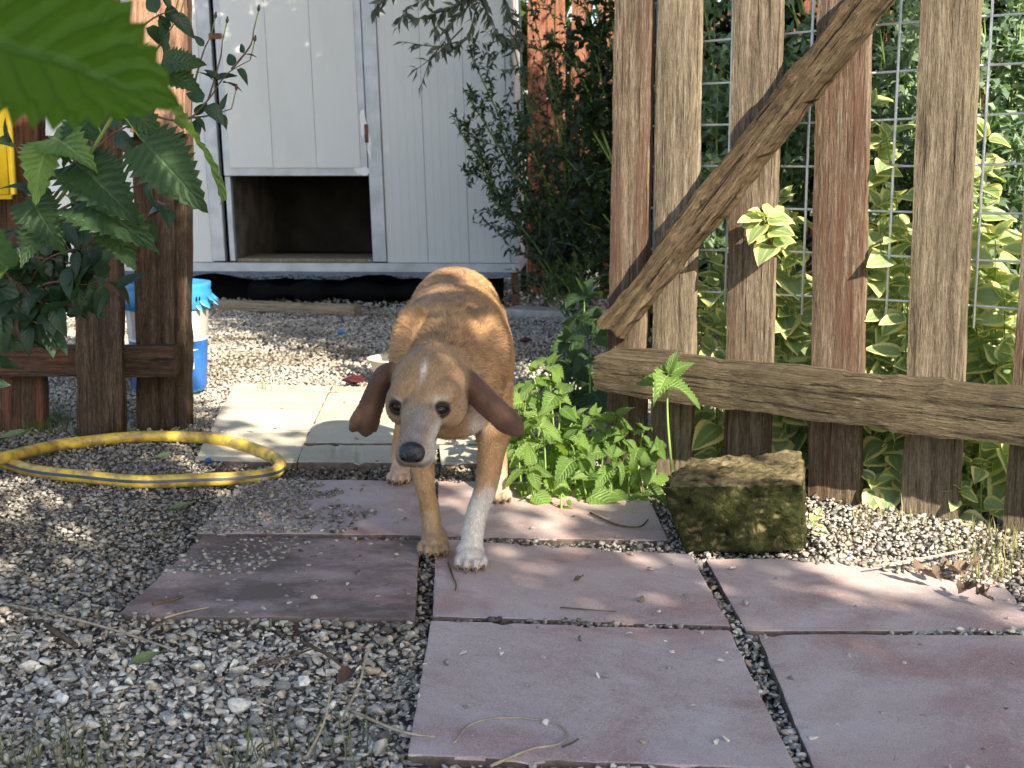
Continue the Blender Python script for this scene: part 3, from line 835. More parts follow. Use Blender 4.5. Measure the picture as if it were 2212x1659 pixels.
for i in range(ns_):
    for j in range(5): sf_.append((i * 6 + j, i * 6 + j + 1, i * 6 + j + 7, i * 6 + j + 6))
tag(obj('under_shade_sheet', mesh_np('under_shade_sheet', sv_, sf_, MAT['black'])), 'long crumpled black sheet added for the dark under the kennel', 'shade sheet')  # black sheet added to darken the open gap below the kennel
pts = catmull([(-1.55, 7.62, 0.05), (-1.25, 7.55, 0.06), (-0.95, 7.6, 0.055), (-0.6, 7.56, 0.05), (-0.42, 7.7, 0.03)], 5)
tag(tube('plastic_roll', pts, [0.05 + 0.022 * math.sin(1.3 * i) for i in range(len(pts))], MAT['black'], None, 10), 'crumpled black plastic roll under the kennel', 'plastic sheet')
# white round tub behind the shrub
V_, F_ = [], []
c = P(1268, 625)
for i, (r, z) in enumerate([(0.06, -0.02), (0.075, 0.0), (0.085, 0.06), (0.08, 0.10), (0.055, 0.13), (0.02, 0.145)]):
    for j in range(16): V_.append((c.x + r * math.cos(j * math.pi / 8), c.y + r * math.sin(j * math.pi / 8), z))
for i in range(5):
    for j in range(16): F_.append((i * 16 + j, i * 16 + (j + 1) % 16, (i + 1) * 16 + (j + 1) % 16, (i + 1) * 16 + j))
F_.append(tuple(80 + j for j in range(16)))
tag(obj('plastic_float', mesh_np('plastic_float', V_, F_, MAT['white_plastic'])), 'white rounded plastic container behind the dark shrub', 'container')

# reddish plank fence behind the shrubs
pf = thing('plank_fence', (0.9, 8.3, 0), 'reddish brown plank fence behind the dark shrub', 'fence')
fx = 0.10
i = 0
while fx < 4.2:
    w = random.uniform(0.11, 0.15)
    yy = 8.35 - max(0, fx - 0.9) * 0.55
    dd = Vector((1, 0 if fx < 0.9 else -0.55, 0)).normalized()
    me = board_mesh('plank', 2.2, w, w, 0.025, MAT['red_plank'], 0.002, 8, 2, 0.0, seed=70 + i)
    obj('plank', me, pf, frame((fx + w / 2, yy, -0.05), (random.uniform(-0.01, 0.01), 0, 1), dd))
    fx += (w + random.uniform(0.012, 0.035)) * dd.x; i += 1
a, b = Vector((0.1, 8.40, 0.5)), Vector((0.95, 8.40, 0.5))
for z in (0.45, 1.6):
    for p0, p1 in (((0.1, 8.41, z), (0.95, 8.41, z)), ((0.97, 8.40, z), (4.3, 6.60, z))):
        d = Vector(p1) - Vector(p0)
        obj('rail', board_mesh('rail', d.length, 0.09, 0.09, 0.03, MAT['red_plank'], 0.002, 6, 2, 0, seed=90), pf, frame(p0, d, Vector((0, 0, -1))))

# ------------------------------------------------------------------ bucket
bc = P(348, 855); bc = Vector((bc.x, bc.y + 0.125, 0))
bk = thing('bucket', (bc.x, bc.y, -0.012), 'blue and white plastic bucket behind the wooden fence post', 'bucket')
def lathe(name, prof, mat, parent, c, n=36, close=True, wob=None):
    V, F = [], []
    for i, (r, z) in enumerate(prof):
        for j in range(n):
            a = 2 * math.pi * j / n
            rr = r + (wob(i, j) if wob else 0)
            V.append((c.x + rr * math.cos(a), c.y + rr * math.sin(a), c.z + z))
    for i in range(len(prof) - 1):
        for j in range(n): F.append((i * n + j, i * n + (j + 1) % n, (i + 1) * n + (j + 1) % n, (i + 1) * n + j))
    return obj(name, mesh_np(name, V, F, mat), parent)
rb = lambda z: 0.122 + 0.055 * z
body = lathe('body', [(0.0, 0.0), (0.118, 0.0), (0.122, 0.006)] + [(rb(z), z) for z in np.linspace(0.02, 0.37, 8)] + [(rb(0.37) - 0.004, 0.372), (rb(0.2) - 0.006, 0.1), (0.0, 0.03)], MAT['blue'], bk, bc)
lathe('lower_label', [(rb(z) + 0.0014, z) for z in (0.012, 0.1, 0.185)], MAT['blue_label'], body, bc)
lathe('label_band', [(rb(z) + 0.0018, z) for z in (0.187, 0.23, 0.285)], MAT['print'], body, bc)
lathe('label_edge', [(rb(z) + 0.0024, z) for z in (0.180, 0.189)], MAT['white_print'], body, bc)
rim = lathe('rim', [(rb(0.29) + 0.002, 0.288), (rb(0.29) + 0.011, 0.29), (rb(0.33) + 0.012, 0.345), (rb(0.35) + 0.007, 0.352), (rb(0.35) + 0.010, 0.362), (rb(0.37) + 0.008, 0.376), (rb(0.37) - 0.002, 0.378), (rb(0.37) - 0.006, 0.34)], MAT['blue'], bk, bc)
for k in range(9):                                    # torn flaps of the lid ring
    a = random.uniform(-1.4, 0.5); r0 = rb(0.3) + 0.012
    p = Vector((bc.x + r0 * math.cos(a), bc.y + r0 * math.sin(a), 0.30 + random.uniform(0, 0.04)))
    o_ = Vector((math.cos(a), math.sin(a), 0)); t_ = Vector((-math.sin(a), math.cos(a), 0))
    w = random.uniform(0.008, 0.018); l = random.uniform(0.02, 0.035)
    V_ = [p - t_ * w, p + t_ * w, p + o_ * l * 0.5 - Vector((0, 0, l * 0.5)) + t_ * w * 0.7, p + o_ * l * 0.9 - Vector((0, 0, l * 0.9)), p + o_ * l * 0.4 - Vector((0, 0, l * 0.6)) - t_ * w * 0.8]
    V_ += [q + Vector((0, 0, 0.0015)) - o_ * 0.001 for q in V_]
    obj('torn_flap', mesh_np('torn_flap', V_, [(0, 1, 2, 3, 4), (9, 8, 7, 6, 5)] + [(i, (i + 1) % 5, (i + 1) % 5 + 5, i + 5) for i in range(5)], MAT['blue'], smooth=False), rim)
for da in (-0.62, -0.53):
    a = da; r0 = rb(0.32) + 0.0125
    p = Vector((bc.x + r0 * math.cos(a), bc.y + r0 * math.sin(a), 0.325))
    o_ = Vector((math.cos(a), math.sin(a), 0)); t_ = Vector((-math.sin(a), math.cos(a), 0))
    V_ = [p + t_ * 0.004 * math.cos(q) + Vector((0, 0, 0.009)) * math.sin(q) + o_ * 0.001 for q in np.linspace(0, 2 * math.pi, 10, endpoint=False)]
    obj('slot', mesh_np('slot', V_, [tuple(range(10))], MAT['black']), rim)
# printed letter on the label
fc = bpy.data.curves.new('letter', 'FONT'); fc.body = 'd'; fc.size = 0.05; fc.extrude = 0.0004
to = bpy.data.objects.new('letter', fc); COL.objects.link(to)
bpy.context.view_layer.update()
lm = bpy.data.meshes.new_from_object(to.evaluated_get(bpy.context.evaluated_depsgraph_get()))
bpy.data.objects.remove(to)
lm.materials.clear(); lm.materials.append(MAT['white_print'])
a = -0.82
o_ = Vector((math.cos(a), math.sin(a), 0)); t_ = Vector((-math.sin(a), math.cos(a), 0))
p = bc + o_ * (rb(0.09) + 0.003) + Vector((0, 0, 0.085))
obj('letter', lm, body, Matrix(((t_.x, 0, o_.x, p.x), (t_.y, 0, o_.y, p.y), (t_.z, 1, o_.z, p.z), (0, 0, 0, 1))))
V_, F_ = tube_data([bc + Vector((rb(0.15) * math.cos(x), rb(0.15) * math.sin(x), 0.15)) * 1.0 + Vector((math.cos(x), math.sin(x), 0)) * 0.002 for x in (-0.80, -0.70, -0.6, -0.5)], 0.0025, 4)
obj('print_line', mesh_np('print_line', V_, F_, MAT['white_print']), body)

# ------------------------------------------------------------------ feeding bowl, yellow board
c = P(852, 829); c = Vector((c.x, c.y + 0.06, -0.01))
bw = lathe('feeding_bowl', [(0.0, 0.0), (0.07, 0.0), (0.074, 0.01), (0.088, 0.08), (0.092, 0.088), (0.106, 0.092), (0.107, 0.096), (0.098, 0.098), (0.09, 0.09), (0.074, 0.03), (0.0, 0.022)], MAT['cream'], None, c, 32)
tag(bw, 'cream plastic bowl with flared rim on the gravel behind the dog', 'bowl')
YP = 3.655
a, b = PY(-120, 180, YP), PY(43, 430, YP)
bm = bmesh.new()
vs = [bm.verts.new((x, y, z)) for x in (a.x, b.x) for y in (YP - 0.045, YP - 0.002) for z in (b.z, a.z)]
for f in ((0, 1, 3, 2), (4, 6, 7, 5), (0, 2, 6, 4), (1, 5, 7, 3), (0, 4, 5, 1), (2, 3, 7, 6)): bm.faces.new([vs[i] for i in f])
bmesh.ops.bevel(bm, geom=bm.edges[:], offset=0.014, segments=3, affect='EDGES')
tag(bm_obj('yellow_panel', bm, MAT['yellow'], None, None, True), 'yellow plastic panel fixed to the left picket fence behind leaves', 'panel')

# ------------------------------------------------------------------ hose
HP = [(-260, 1040), (-120, 1018), (0, 991), (120, 964), (250, 947), (360, 942), (470, 951), (560, 974), (606, 1000), (592, 1020), (530, 1031), (420, 1038), (300, 1039), (180, 1031), (80, 1017), (0, 996), (-130, 962), (-260, 930)]
hp = catmull([P(u + 4 * math.sin(2.1 * i), v + 1.3 * math.sin(3.7 * i + 1), 0.011 + (0.022 if i in (1, 2) else 0)) for i, (u, v) in enumerate(HP)], 8)
HR_ = 0.0165
hs = thing('garden_hose', (hp[60].x, hp[60].y, 0), 'yellow garden hose with a blue stripe looped on the gravel', 'hose')
tube('tube', hp, HR_, MAT['hose'], hs, 14)
sv, sf = [], []
for i in range(62, len(hp)):
    t = (hp[min(i + 1, len(hp) - 1)] - hp[i - 1]).normalized()
    x = t.cross(Vector((0, 0, 1))).normalized()
    if x.y > 0: x = -x
    y = Vector((0, 0, 1))
    for a in (-0.02, 0.2, 0.42):
        sv.append(hp[i] + (x * math.cos(a) + y * math.sin(a)) * (HR_ + 0.0006))
n_ = len(sv) // 3
for i in range(n_ - 1):
    for j in range(2): sf.append((i * 3 + j, i * 3 + j + 1, i * 3 + j + 4, i * 3 + j + 3))
obj('stripe', mesh_np('stripe', sv, sf, MAT['hose_blue']), hs)

# ------------------------------------------------------------------ mossy stone block
def rock_block(name, bot, top, mat, label, cat):
    bm = bmesh.new()
    o = sum(bot, Vector()) / 4; o.z = 0
    lo = [bm.verts.new(p - o) for p in bot]; hi = [bm.verts.new(p - o) for p in top]
    bm.faces.new(hi); bm.faces.new(lo[::-1])
    for i in range(4): bm.faces.new((lo[i], lo[(i + 1) % 4], hi[(i + 1) % 4], hi[i]))
    bmesh.ops.recalc_face_normals(bm, faces=bm.faces[:])
    tm = bpy.data.meshes.new('tmp'); bm.to_mesh(tm); bm.free()
    to_ = bpy.data.objects.new('tmp', tm); COL.objects.link(to_)
    rm_ = to_.modifiers.new('r', 'REMESH'); rm_.mode = 'VOXEL'; rm_.voxel_size = 0.0036
    sm_ = to_.modifiers.new('s', 'SMOOTH'); sm_.iterations = 4
    bpy.context.view_layer.update()
    m2 = bpy.data.meshes.new_from_object(to_.evaluated_get(bpy.context.evaluated_depsgraph_get()))
    bpy.data.objects.remove(to_)
    bm = bmesh.new(); bm.from_mesh(m2)
    bm.normal_update()
    for v in bm.verts:
        q = v.co * 1.0
        d = 0.006 * mnoise.noise(q * 11) + 0.004 * mnoise.noise(q * 34 + Vector((3, 1, 2))) + 0.0035 * mnoise.noise(q * 80)
        pit = max(0.0, mnoise.noise(q * 48 + Vector((9, 4, 1))) - 0.38) * 0.03
        v.co += v.normal * (d - pit)
    return tag(bm_obj(name, bm, mat, None, Matrix.Translation(o), True), label, cat)
bot = [P(1515, 1085, -0.008), P(1738, 1078, -0.008), P(1738, 1193, -0.008), P(1482, 1195, -0.008)]
top = [P(1487, 990, 0.142), P(1730, 974, 0.146), P(1735, 1046, 0.138), P(1424, 1050, 0.134)]
rock_block('stone_block', bot, top, MAT['rock'], 'mossy rough-cut stone block standing beside the gate', 'stone')

# ------------------------------------------------------------------ leaves
def leaf_mesh(name, mat, wid, teeth=0, depth=0.16, fold=0.25, droop=0.25, wave=0.05, shape='ovate', seed=0, rows=10, th=0.0):
    """unit-length leaf from origin to +Y, with a short stalk"""
    rs = random.Random(seed)
    n = teeth * 2 if teeth else rows
    cols = [-1, -0.5, 0, 0.5, 1]
    V, UV, F = [], [], []
    for i in range(n + 1):
        t = i / n
        if shape == 'ovate': h = math.sin(math.pi * min(1, t ** 0.72)) ** 0.8 * (1 - 0.25 * t)
        elif shape == 'heart': h = (math.sin(math.pi * min(1, (0.10 + 0.9 * t) ** 0.62)) ** 0.85) * (1 - 0.12 * t)
        else: h = math.sin(math.pi * t) ** 0.7
        h = max(h, 0.012 if 0 < i < n else 0.006) * wid * 0.5
        for c in cols:
            hw, y = h, t
            if teeth and abs(c) == 1:
                if i % 2 == 0: hw *= (1 - depth)
                else: y += 0.35 / n; hw *= 1.05
            x = c * hw
            z = fold * abs(x) - droop * t * t + wave * math.sin(5.2 * t + 1.7 * c + seed) * abs(c) * 0.5 + 0.012 * rs.uniform(-1, 1)
            V.append((x, 0.10 + 0.90 * y, z)); UV.append((t, 0.5 + 0.5 * c))
    for i in range(n):
        for j in range(4): F.append((i * 5 + j, i * 5 + j + 1, (i + 1) * 5 + j + 1, (i + 1) * 5 + j))
    b = len(V)
    for (x, y) in ((-0.008, 0), (0.008, 0), (0.008, 0.115), (-0.008, 0.115)):
        V.append((x, y, 0.0)); UV.append((0.0, 0.5))
    F.append((b, b + 1, b + 2, b + 3))
    return mesh_np(name, V, F, mat, True, None, UV)
NET = [leaf_mesh('nettle_leaf', MAT['nettle'], 0.56 + 0.05 * k, 9 + k % 3, 0.20, 0.12 + 0.06 * k, 0.12 + 0.13 * k, 0.05 + 0.03 * k, 'heart', k) for k in range(6)]
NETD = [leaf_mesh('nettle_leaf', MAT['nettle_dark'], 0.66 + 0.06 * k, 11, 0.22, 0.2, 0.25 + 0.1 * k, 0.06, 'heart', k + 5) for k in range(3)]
GLO = [leaf_mesh('glossy_leaf', MAT['glossy'], 0.44 + 0.08 * k, 0, 0, 0.3, 0.15 + 0.1 * k, 0.04, 'ovate', k + 9, 8) for k in range(4)]
VIN = [leaf_mesh('variegated_leaf', MAT['vinca'], 0.66 + 0.10 * k, 0, 0, 0.22, 0.15 + 0.1 * k, 0.08, 'ovate', k + 14, 10) for k in range(4)]
DRY = [leaf_mesh('dry_leaf', MAT['dry_leaf'], 0.55, 5, 0.3, 0.7, -0.4, 0.3, 'ovate', k + 20) for k in range(3)]
FAL = [leaf_mesh('fallen_leaf', MAT['fallen_leaf'], 0.42, 0, 0, 0.5, -0.2, 0.1, 'ovate', k + 25, 8) for k in range(2)]

def plant(name, label, cat, group, stem_pts, leafmeshes, lsize, n_nodes, stem_r=0.003, t0=0.25, spread=0.9, face=None, stemmat='stem', per=2, taper=0.55, droop=0.3, jit=0.25):
    pts = catmull(stem_pts, 6)
    root = thing(name, pts[0], label, cat, group)
    tube('stem', pts, [stem_r * (1 - 0.6 * i / len(pts)) for i in range(len(pts))], MAT[stemmat], root, 6)
    for k in range(n_nodes):
        f = t0 + (1 - t0) * (k / max(1, n_nodes - 1))
        x = f * (len(pts) - 1); i = min(int(x), len(pts) - 2)
        p = pts[i].lerp(pts[i + 1], x - i)
        tan = (pts[i + 1] - pts[i]).normalized()
        a0 = (k % 2) * math.pi / 2 + random.uniform(-jit, jit) * 1.6 + 0.5
        sx = tan.cross(Vector((0.3, 1, 0.1))).normalized(); sy = sx.cross(tan)
        s = lsize * (1 - (1 - taper) * f ** 1.5) * random.uniform(0.68, 1.2)
        for q in range(per):
            a = a0 + 2 * math.pi * q / per
            out = sx * math.cos(a) + sy * math.sin(a)
            el = random.uniform(-0.35, 0.25) - droop + 0.9 * f * 0.5
            d = out * spread + Vector((0, 0, 1)) * el
            nrm = Vector((0, 0, 1)) + out * 0.3 + Vector(RNG.normal(size=3)) * jit
            if face is not None: nrm = nrm * 0.55 + Vector(face)
            obj('leaf', random.choice(leafmeshes), root, leaf_frame(p, d, nrm, s))
    # tip
    for q in range(2):
        d = (pts[-1] - pts[-3]).normalized() + Vector(RNG.normal(size=3)) * 0.5
        obj('leaf', random.choice(leafmeshes), root, leaf_frame(pts[-1], d, Vector((0, -0.4, 1)) + Vector(RNG.normal(size=3)) * 0.2, lsize * taper * 0.7))
    return root

# nettle clump between dog and gate
NL = 'tall bright green nettle growing right beside the dog'
NG = 'nettles beside the dog'
NL2 = 'bright green nettle growing under the left end of the gate rail'
NG2 = 'nettles under the gate rail end'
def nett(b, t, size, nodes, mid=None, meshes=None, Y=None, **kw):
    p0 = P(*b); Y = Y or p0.y
    p1 = PY(t[0], t[1], Y + kw.pop('dy', 0.0))
    m_ = p0.lerp(p1, 0.55) + Vector((random.uniform(-0.02, 0.02), random.uniform(-0.02, 0.02), 0.02))
    kw.setdefault('face', (-0.05, -0.5, 0.25))
    return plant('nettle', kw.pop('label', NL if b[0] < 1240 else NL2), 'plant', kw.pop('group', NG if b[0] < 1240 else NG2), [p0 + Vector((0, 0, -0.03)), m_, p1], meshes or NET, size, nodes, **kw)
nett((1150, 1030), (1150, 805), 0.105, 5)
nett((1190, 1040), (1205, 830), 0.105, 5, dy=-0.05)
nett((1225, 1035), (1248, 900), 0.095, 4)
nett((1180, 1065), (1160, 905), 0.100, 4, dy=-0.06)
nett((1250, 1060), (1262, 985), 0.125, 3, dy=-0.08)
nett((1290, 1050), (1310, 945), 0.080, 4)
nett((1330, 1055), (1345, 940), 0.075, 4)
nett((1375, 1050), (1390, 930), 0.070, 4)
nett((1300, 1070), (1290, 1020), 0.075, 2)
nett((1360, 1075), (1370, 1020), 0.070, 3)
nett((1130, 1060), (1120, 960), 0.085, 3)
for b_, t_, s_, n_ in (((1165, 1020), (1120, 850), 0.10, 4), ((1205, 1015), (1185, 790), 0.11, 5), ((1140, 1045), (1135, 870), 0.11, 4), ((1235, 1050), (1215, 950), 0.12, 3), ((1270, 1040), (1280, 900), 0.09, 4), ((1410, 1045), (1420, 970), 0.075, 3),
                       ((1320, 1075), (1330, 1000), 0.08, 3), ((1275, 1078), (1270, 1030), 0.09, 2), ((1160, 1080), (1150, 1010), 0.09, 3), ((1400, 1070), (1395, 1010), 0.07, 3), ((1345, 1035), (1330, 900), 0.085, 4)):
    nett(b_, t_, s_, n_, dy=-0.04)
nett((1462, 1092), (1442, 812), 0.098, 2, label='slender green seedling with toothed leaves in front of the gate rail', group=None, t0=0.86, taper=0.95, stem_r=0.004, jit=0.35)
nett((1520, 985), (1540, 900), 0.06, 3, label='small green seedling under the gate rail behind the stone block', group=None, face=(0, -0.5, 0.3))
nett((1215, 1098), (1225, 1080), 0.05, 1, label='tiny creeping green seedling at the edge of the red slab', group=None)
# darker nettles behind, in shade
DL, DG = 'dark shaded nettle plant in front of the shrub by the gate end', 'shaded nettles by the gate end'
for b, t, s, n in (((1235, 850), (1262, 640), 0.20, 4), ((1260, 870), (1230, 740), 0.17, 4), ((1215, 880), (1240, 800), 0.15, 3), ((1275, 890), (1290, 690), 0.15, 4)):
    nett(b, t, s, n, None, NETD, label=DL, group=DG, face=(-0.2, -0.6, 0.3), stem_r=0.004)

# ------------------------------------------------------------------ variegated periwinkle behind the gate
VG = 'variegated plants behind the gate'
VL = 'cream-edged variegated trailing plant behind the gate pickets'
def vin(u0, v0, u1, v1, off, size, nodes, off1=None, **kw):
    n0 = bp - gn * off; n1 = bp - gn * (off1 if off1 is not None else off)
    a = PP(u0, v0, n0, gn); b = PP(u1, v1, n1, gn)
    a.z = max(a.z, -0.03)
    mid = a.lerp(b, 0.5) - gn * random.uniform(-0.02, 0.05) + gd * random.uniform(-0.05, 0.05)
    base = Vector((a.x, a.y, -0.03))
    return plant('variegated_plant', kw.pop('label', VL), 'plant', kw.pop('group', VG), [base, a + Vector((0, 0, 0.01)), mid, b], VIN, size, nodes, 0.0025, kw.pop('t0', 0.15), 0.9, tuple(gn * 0.5 + Vector((0.25, -0.3, 0.3))), 'stem', 2, 0.8, 0.2, 0.45)
rs = random.Random(5)
for (u, vtop, n) in ((1560, 600, 7), (1610, 470, 10), (1690, 430, 12), (1700, 560, 10), (1720, 640, 8), (1530, 680, 6), (1640, 700, 7), (1880, 230, 14), (1900, 330, 13), (1930, 420, 12),
                     (1910, 500, 11), (1890, 600, 10), (1940, 640, 9), (1905, 700, 8), (2130, 300, 13), (2110, 470, 11), (2150, 520, 11), (2125, 600, 10), (2170, 650, 9), (2120, 720, 8), (1960, 760, 7), (2160, 780, 7),
                     (1820, 380, 12), (2030, 300, 12), (1700, 760, 6), (2240, 500, 10), (1860, 800, 7), (2090, 420, 10)):
    o_ = rs.uniform(0.10, 0.34)
    gap = 'between the brace foot and the half-painted picket' if u < 1600 else 'between the half-painted and the dark red picket' if u < 1790 else 'between the dark red and the wide grey picket' if u < 2010 else 'beyond the wide grey picket'
    vin(u + rs.uniform(-30, 30), 1010 + rs.uniform(-20, 30), u, vtop, o_, rs.uniform(0.075, 0.105), n + 2, o_ * 0.7, label='cream-edged variegated plant behind the gate ' + gap)
    vin(u + rs.uniform(-30, 30), 1010 + rs.uniform(-20, 30), u + rs.uniform(-25, 25), vtop + rs.uniform(60, 180), o_ * 0.8 + 0.04, rs.uniform(0.075, 0.105), max(4, n - 2), o_ * 0.6 + 0.03, label='cream-edged variegated plant behind the gate ' + gap)
for (u, vtop, n) in ((1535, 560, 9), (1545, 700, 7), (1550, 640, 8), (1700, 480, 11), (1715, 560, 10), (1705, 660, 9), (1690, 720, 7), (1915, 300, 13), (1900, 450, 11), (1925, 560, 10), (1540, 760, 5)):
    gap = 'between the brace foot and the half-painted picket' if u < 1600 else 'between the half-painted and the dark red picket' if u < 1790 else 'between the dark red and the wide grey picket'
    vin(u + rs.uniform(-20, 20), 1010, u, vtop, rs.uniform(0.065, 0.11), rs.uniform(0.075, 0.10), n, rs.uniform(0.06, 0.09), label='cream-edged variegated plant behind the gate ' + gap)
# low shoots on the ground at the gate foot
for u, v, t in ((1900, 1090, 1040), (2090, 1110, 1000), (2120, 1120, 960), (2140, 1100, 1030), (2060, 1120, 1060)):
    p = P(u, v); q = PY(u + rs.uniform(-20, 20), t, p.y - 0.02)
    plant('variegated_plant', 'low cream-edged shoot on gravel at the foot of the gate', 'plant', 'low variegated shoots at the gate foot', [p + Vector((0, 0, -0.03)), p.lerp(q, 0.5), q], VIN, 0.07, 3, 0.002, 0.3, 0.9, (-0.2, -0.5, 0.3), 'stem', 2, 0.8, 0.2, 0.4)
p = P(1752, 1150); q = PY(1765, 1115, p.y)
plant('variegated_plant', 'small cream-edged shoot beside the mossy stone block', 'plant', None, [p + Vector((0, 0, -0.03)), p.lerp(q, 0.5), q], VIN, 0.055, 2, 0.002, 0.4, 0.9, (-0.2, -0.5, 0.3))
# sprig that pokes through between pickets
a = PP(1705, 640, bp - gn * 0.08, gn); b = PP(1650, 470, bp + gn * 0.03, gn)
plant('variegated_plant', 'pale variegated sprig poking out between two gate pickets', 'plant', None, [Vector((a.x, a.y, -0.03)), a, a.lerp(b, 0.6), b], VIN, 0.078, 8, 0.0025, 0.66, 0.9, tuple(gn * 0.9), 'stem', 2, 0.85, 0.1, 0.3)

# ------------------------------------------------------------------ small-leaved shrubs (crown is one mesh of leaves)
def leaf_cloud(pos, dirs, nrm, L, Wd, cols):
    n = len(pos)
    d = dirs / (np.linalg.norm(dirs, axis=1)[:, None] + 1e-9)
    x = np.cross(d, nrm); x /= (np.linalg.norm(x, axis=1)[:, None] + 1e-9)
    z = np.cross(x, d)
    L = L[:, None]; Wd = Wd[:, None]
    A = pos; B = pos + d * L * 0.45 + x * Wd + z * L * 0.06; C = pos + d * L - z * L * 0.12; D = pos + d * L * 0.45 - x * Wd + z * L * 0.06
    Mi = pos + d * L * 0.5
    V = np.stack([A, B, C, D, Mi], 1).reshape(-1, 3)
    o = (np.arange(n) * 5)[:, None]
    F = np.concatenate([o + np.array([[0, 4, 1]]), o + np.array([[1, 4, 2]]), o + np.array([[0, 3, 4]]), o + np.array([[3, 2, 4]])])
    return V, F, np.repeat(cols, 5, 0)
def shrub(name, label, cat, base, tips, L, Wd, dark, light, twigs=10, per=22, twig_l=0.16, stem_r=0.006, group=None, trunk='stem', extra_stem=True, up=0.3, sag=0.06, t0=0.15):
    root = thing(name, base, label, cat, group)
    stems, leaves_p, leaves_d = [], [], []
    for tip in tips:
        tip = Vector(tip)
        m1 = Vector(base).lerp(tip, 0.5) + Vector((random.uniform(-0.06, 0.06), random.uniform(-0.06, 0.06), sag))
        pts = catmull([Vector(base), m1, tip], 8)
        stems.append(tube_data(pts, [stem_r * (1 - 0.75 * i / len(pts)) for i in range(len(pts))], 5))
        for k in range(twigs):
            f = t0 + (1 - t0) * (k + random.random()) / twigs
            i = min(int(f * (len(pts) - 1)), len(pts) - 2)
            p = pts[i]; tan = (pts[i + 1] - pts[i]).normalized()
            d = (tan * 0.7 + Vector(RNG.normal(size=3)) * 0.75 + Vector((0, 0, up))).normalized()
            l = twig_l * random.uniform(0.5, 1.2) * (1.15 - 0.6 * f)
            tp = [p, p + d * l * 0.5 + Vector((0, 0, 0.01)), p + d * l]
            stems.append(tube_data(tp, [stem_r * 0.32, stem_r * 0.22, stem_r * 0.1], 4))
            for q in range(per):
                g = (q + random.random()) / per
                pp = p + d * l * g + Vector((0, 0, 0.01 * math.sin(3.14 * g)))
                leaves_p.append(pp); leaves_d.append(d * 0.5 + Vector(RNG.normal(size=3)) * 0.75)
    V, F = merge(stems)
    obj('trunk', mesh_np('trunk', V, F, MAT[trunk]), root)
    n = len(leaves_p)
    pos = np.array([tuple(p) for p in leaves_p]); dr = np.array([tuple(p) for p in leaves_d])
    c = np.array(dark)[None] + (np.array(light) - np.array(dark))[None] * RNG.uniform(0, 1, (n, 1))
    V, F, C = leaf_cloud(pos, dr, RNG.normal(size=(n, 3)) * 0.5 + np.array([0, -0.2, 1.0]), L * RNG.uniform(0.7, 1.25, n), Wd * RNG.uniform(0.75, 1.2, n), c)
    cr = obj('crown', mesh_np('crown', V, F, MAT['foliage'], True, C), root)
    cr['kind'] = 'stuff'
    return root
SB = P(1235, 668)
tips = [PY(u, v, SB.y + dy) for u, v, dy in ((1000, 190, -0.5), (1008, 100, -0.3), (985, 270, -0.55), (1035, 345, -0.5), (1050, 420, -0.45), (1100, 60, -0.3), (1110, 250, -0.35), (1150, 20, -0.1), (1200, -60, 0.1), (1190, 150, 0), (1150, 330, -0.2),
        (1230, 80, 0.1), (1240, 250, 0.1), (1280, -20, 0.1), (1300, 150, 0), (1275, 330, 0), (1215, 400, -0.2), (1130, 450, -0.3), (1320, 40, 0.1), (1340, 260, -0.1), (1300, 430, -0.2), (1180, 520, -0.3), (1240, 520, -0.3), (1310, 540, -0.3))]
shrub('dark_shrub', 'dense dark blue-green shrub growing against the kennel corner', 'shrub', SB, tips, 0.044, 0.0082, (0.022, 0.042, 0.030), (0.075, 0.115, 0.070), 18, 27, 0.31, 0.010)
tips = [PY(u, v, SB.y - 0.6 + dy) for u, v, dy in ((1200, 590, 0), (1240, 570, 0), (1280, 560, 0.1), (1190, 640, -0.1), (1310, 600, 0), (1260, 620, -0.1))]
b2 = P(1250, 720)
shrub('low_bush', 'low yellowish green bush at the base of the dark shrub', 'bush', b2, tips, 0.022, 0.006, (0.04, 0.07, 0.02), (0.11, 0.16, 0.04), 10, 22, 0.16, 0.005)
# blue-green shrub behind wire mesh
for k, (u0, us, lab) in enumerate(((1640, (1500, 1540, 1590, 1640, 1690, 1740), 'blue-green shrub behind the wire mesh and diagonal brace'), (1930, (1780, 1830, 1880, 1930, 1980, 2040), 'blue-green shrub behind the wire mesh and widest grey picket'), (2160, (2080, 2120, 2170, 2220, 2270), 'blue-green shrub behind the wire mesh at the far gate end'))):
    Y0 = 4.35 - 0.35 * k
    base = PY(u0, 800, Y0); base.z = -0.03
    tips = [PY(u + random.uniform(-20, 20), v, Y0 + random.uniform(-0.25, 0.25)) for u in us for v in (-40, 60, 160, 260, 350)]
    shrub('leafy_shrub', lab, 'shrub', base, tips, 0.042, 0.0105, (0.085, 0.14, 0.10), (0.24, 0.31, 0.21), 11, 26, 0.22, 0.006)
# dark hedge mass further behind, closing the view
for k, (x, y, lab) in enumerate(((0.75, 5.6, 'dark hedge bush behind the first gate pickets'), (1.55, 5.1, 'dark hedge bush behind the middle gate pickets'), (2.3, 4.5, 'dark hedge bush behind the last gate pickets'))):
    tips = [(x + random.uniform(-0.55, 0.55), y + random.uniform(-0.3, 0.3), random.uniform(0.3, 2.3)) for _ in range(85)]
    shrub('hedge_bush', lab, 'hedge', (x, y, -0.03), tips, 0.055, 0.016, (0.012, 0.026, 0.012), (0.035, 0.06, 0.022), 9, 28, 0.34, 0.012)

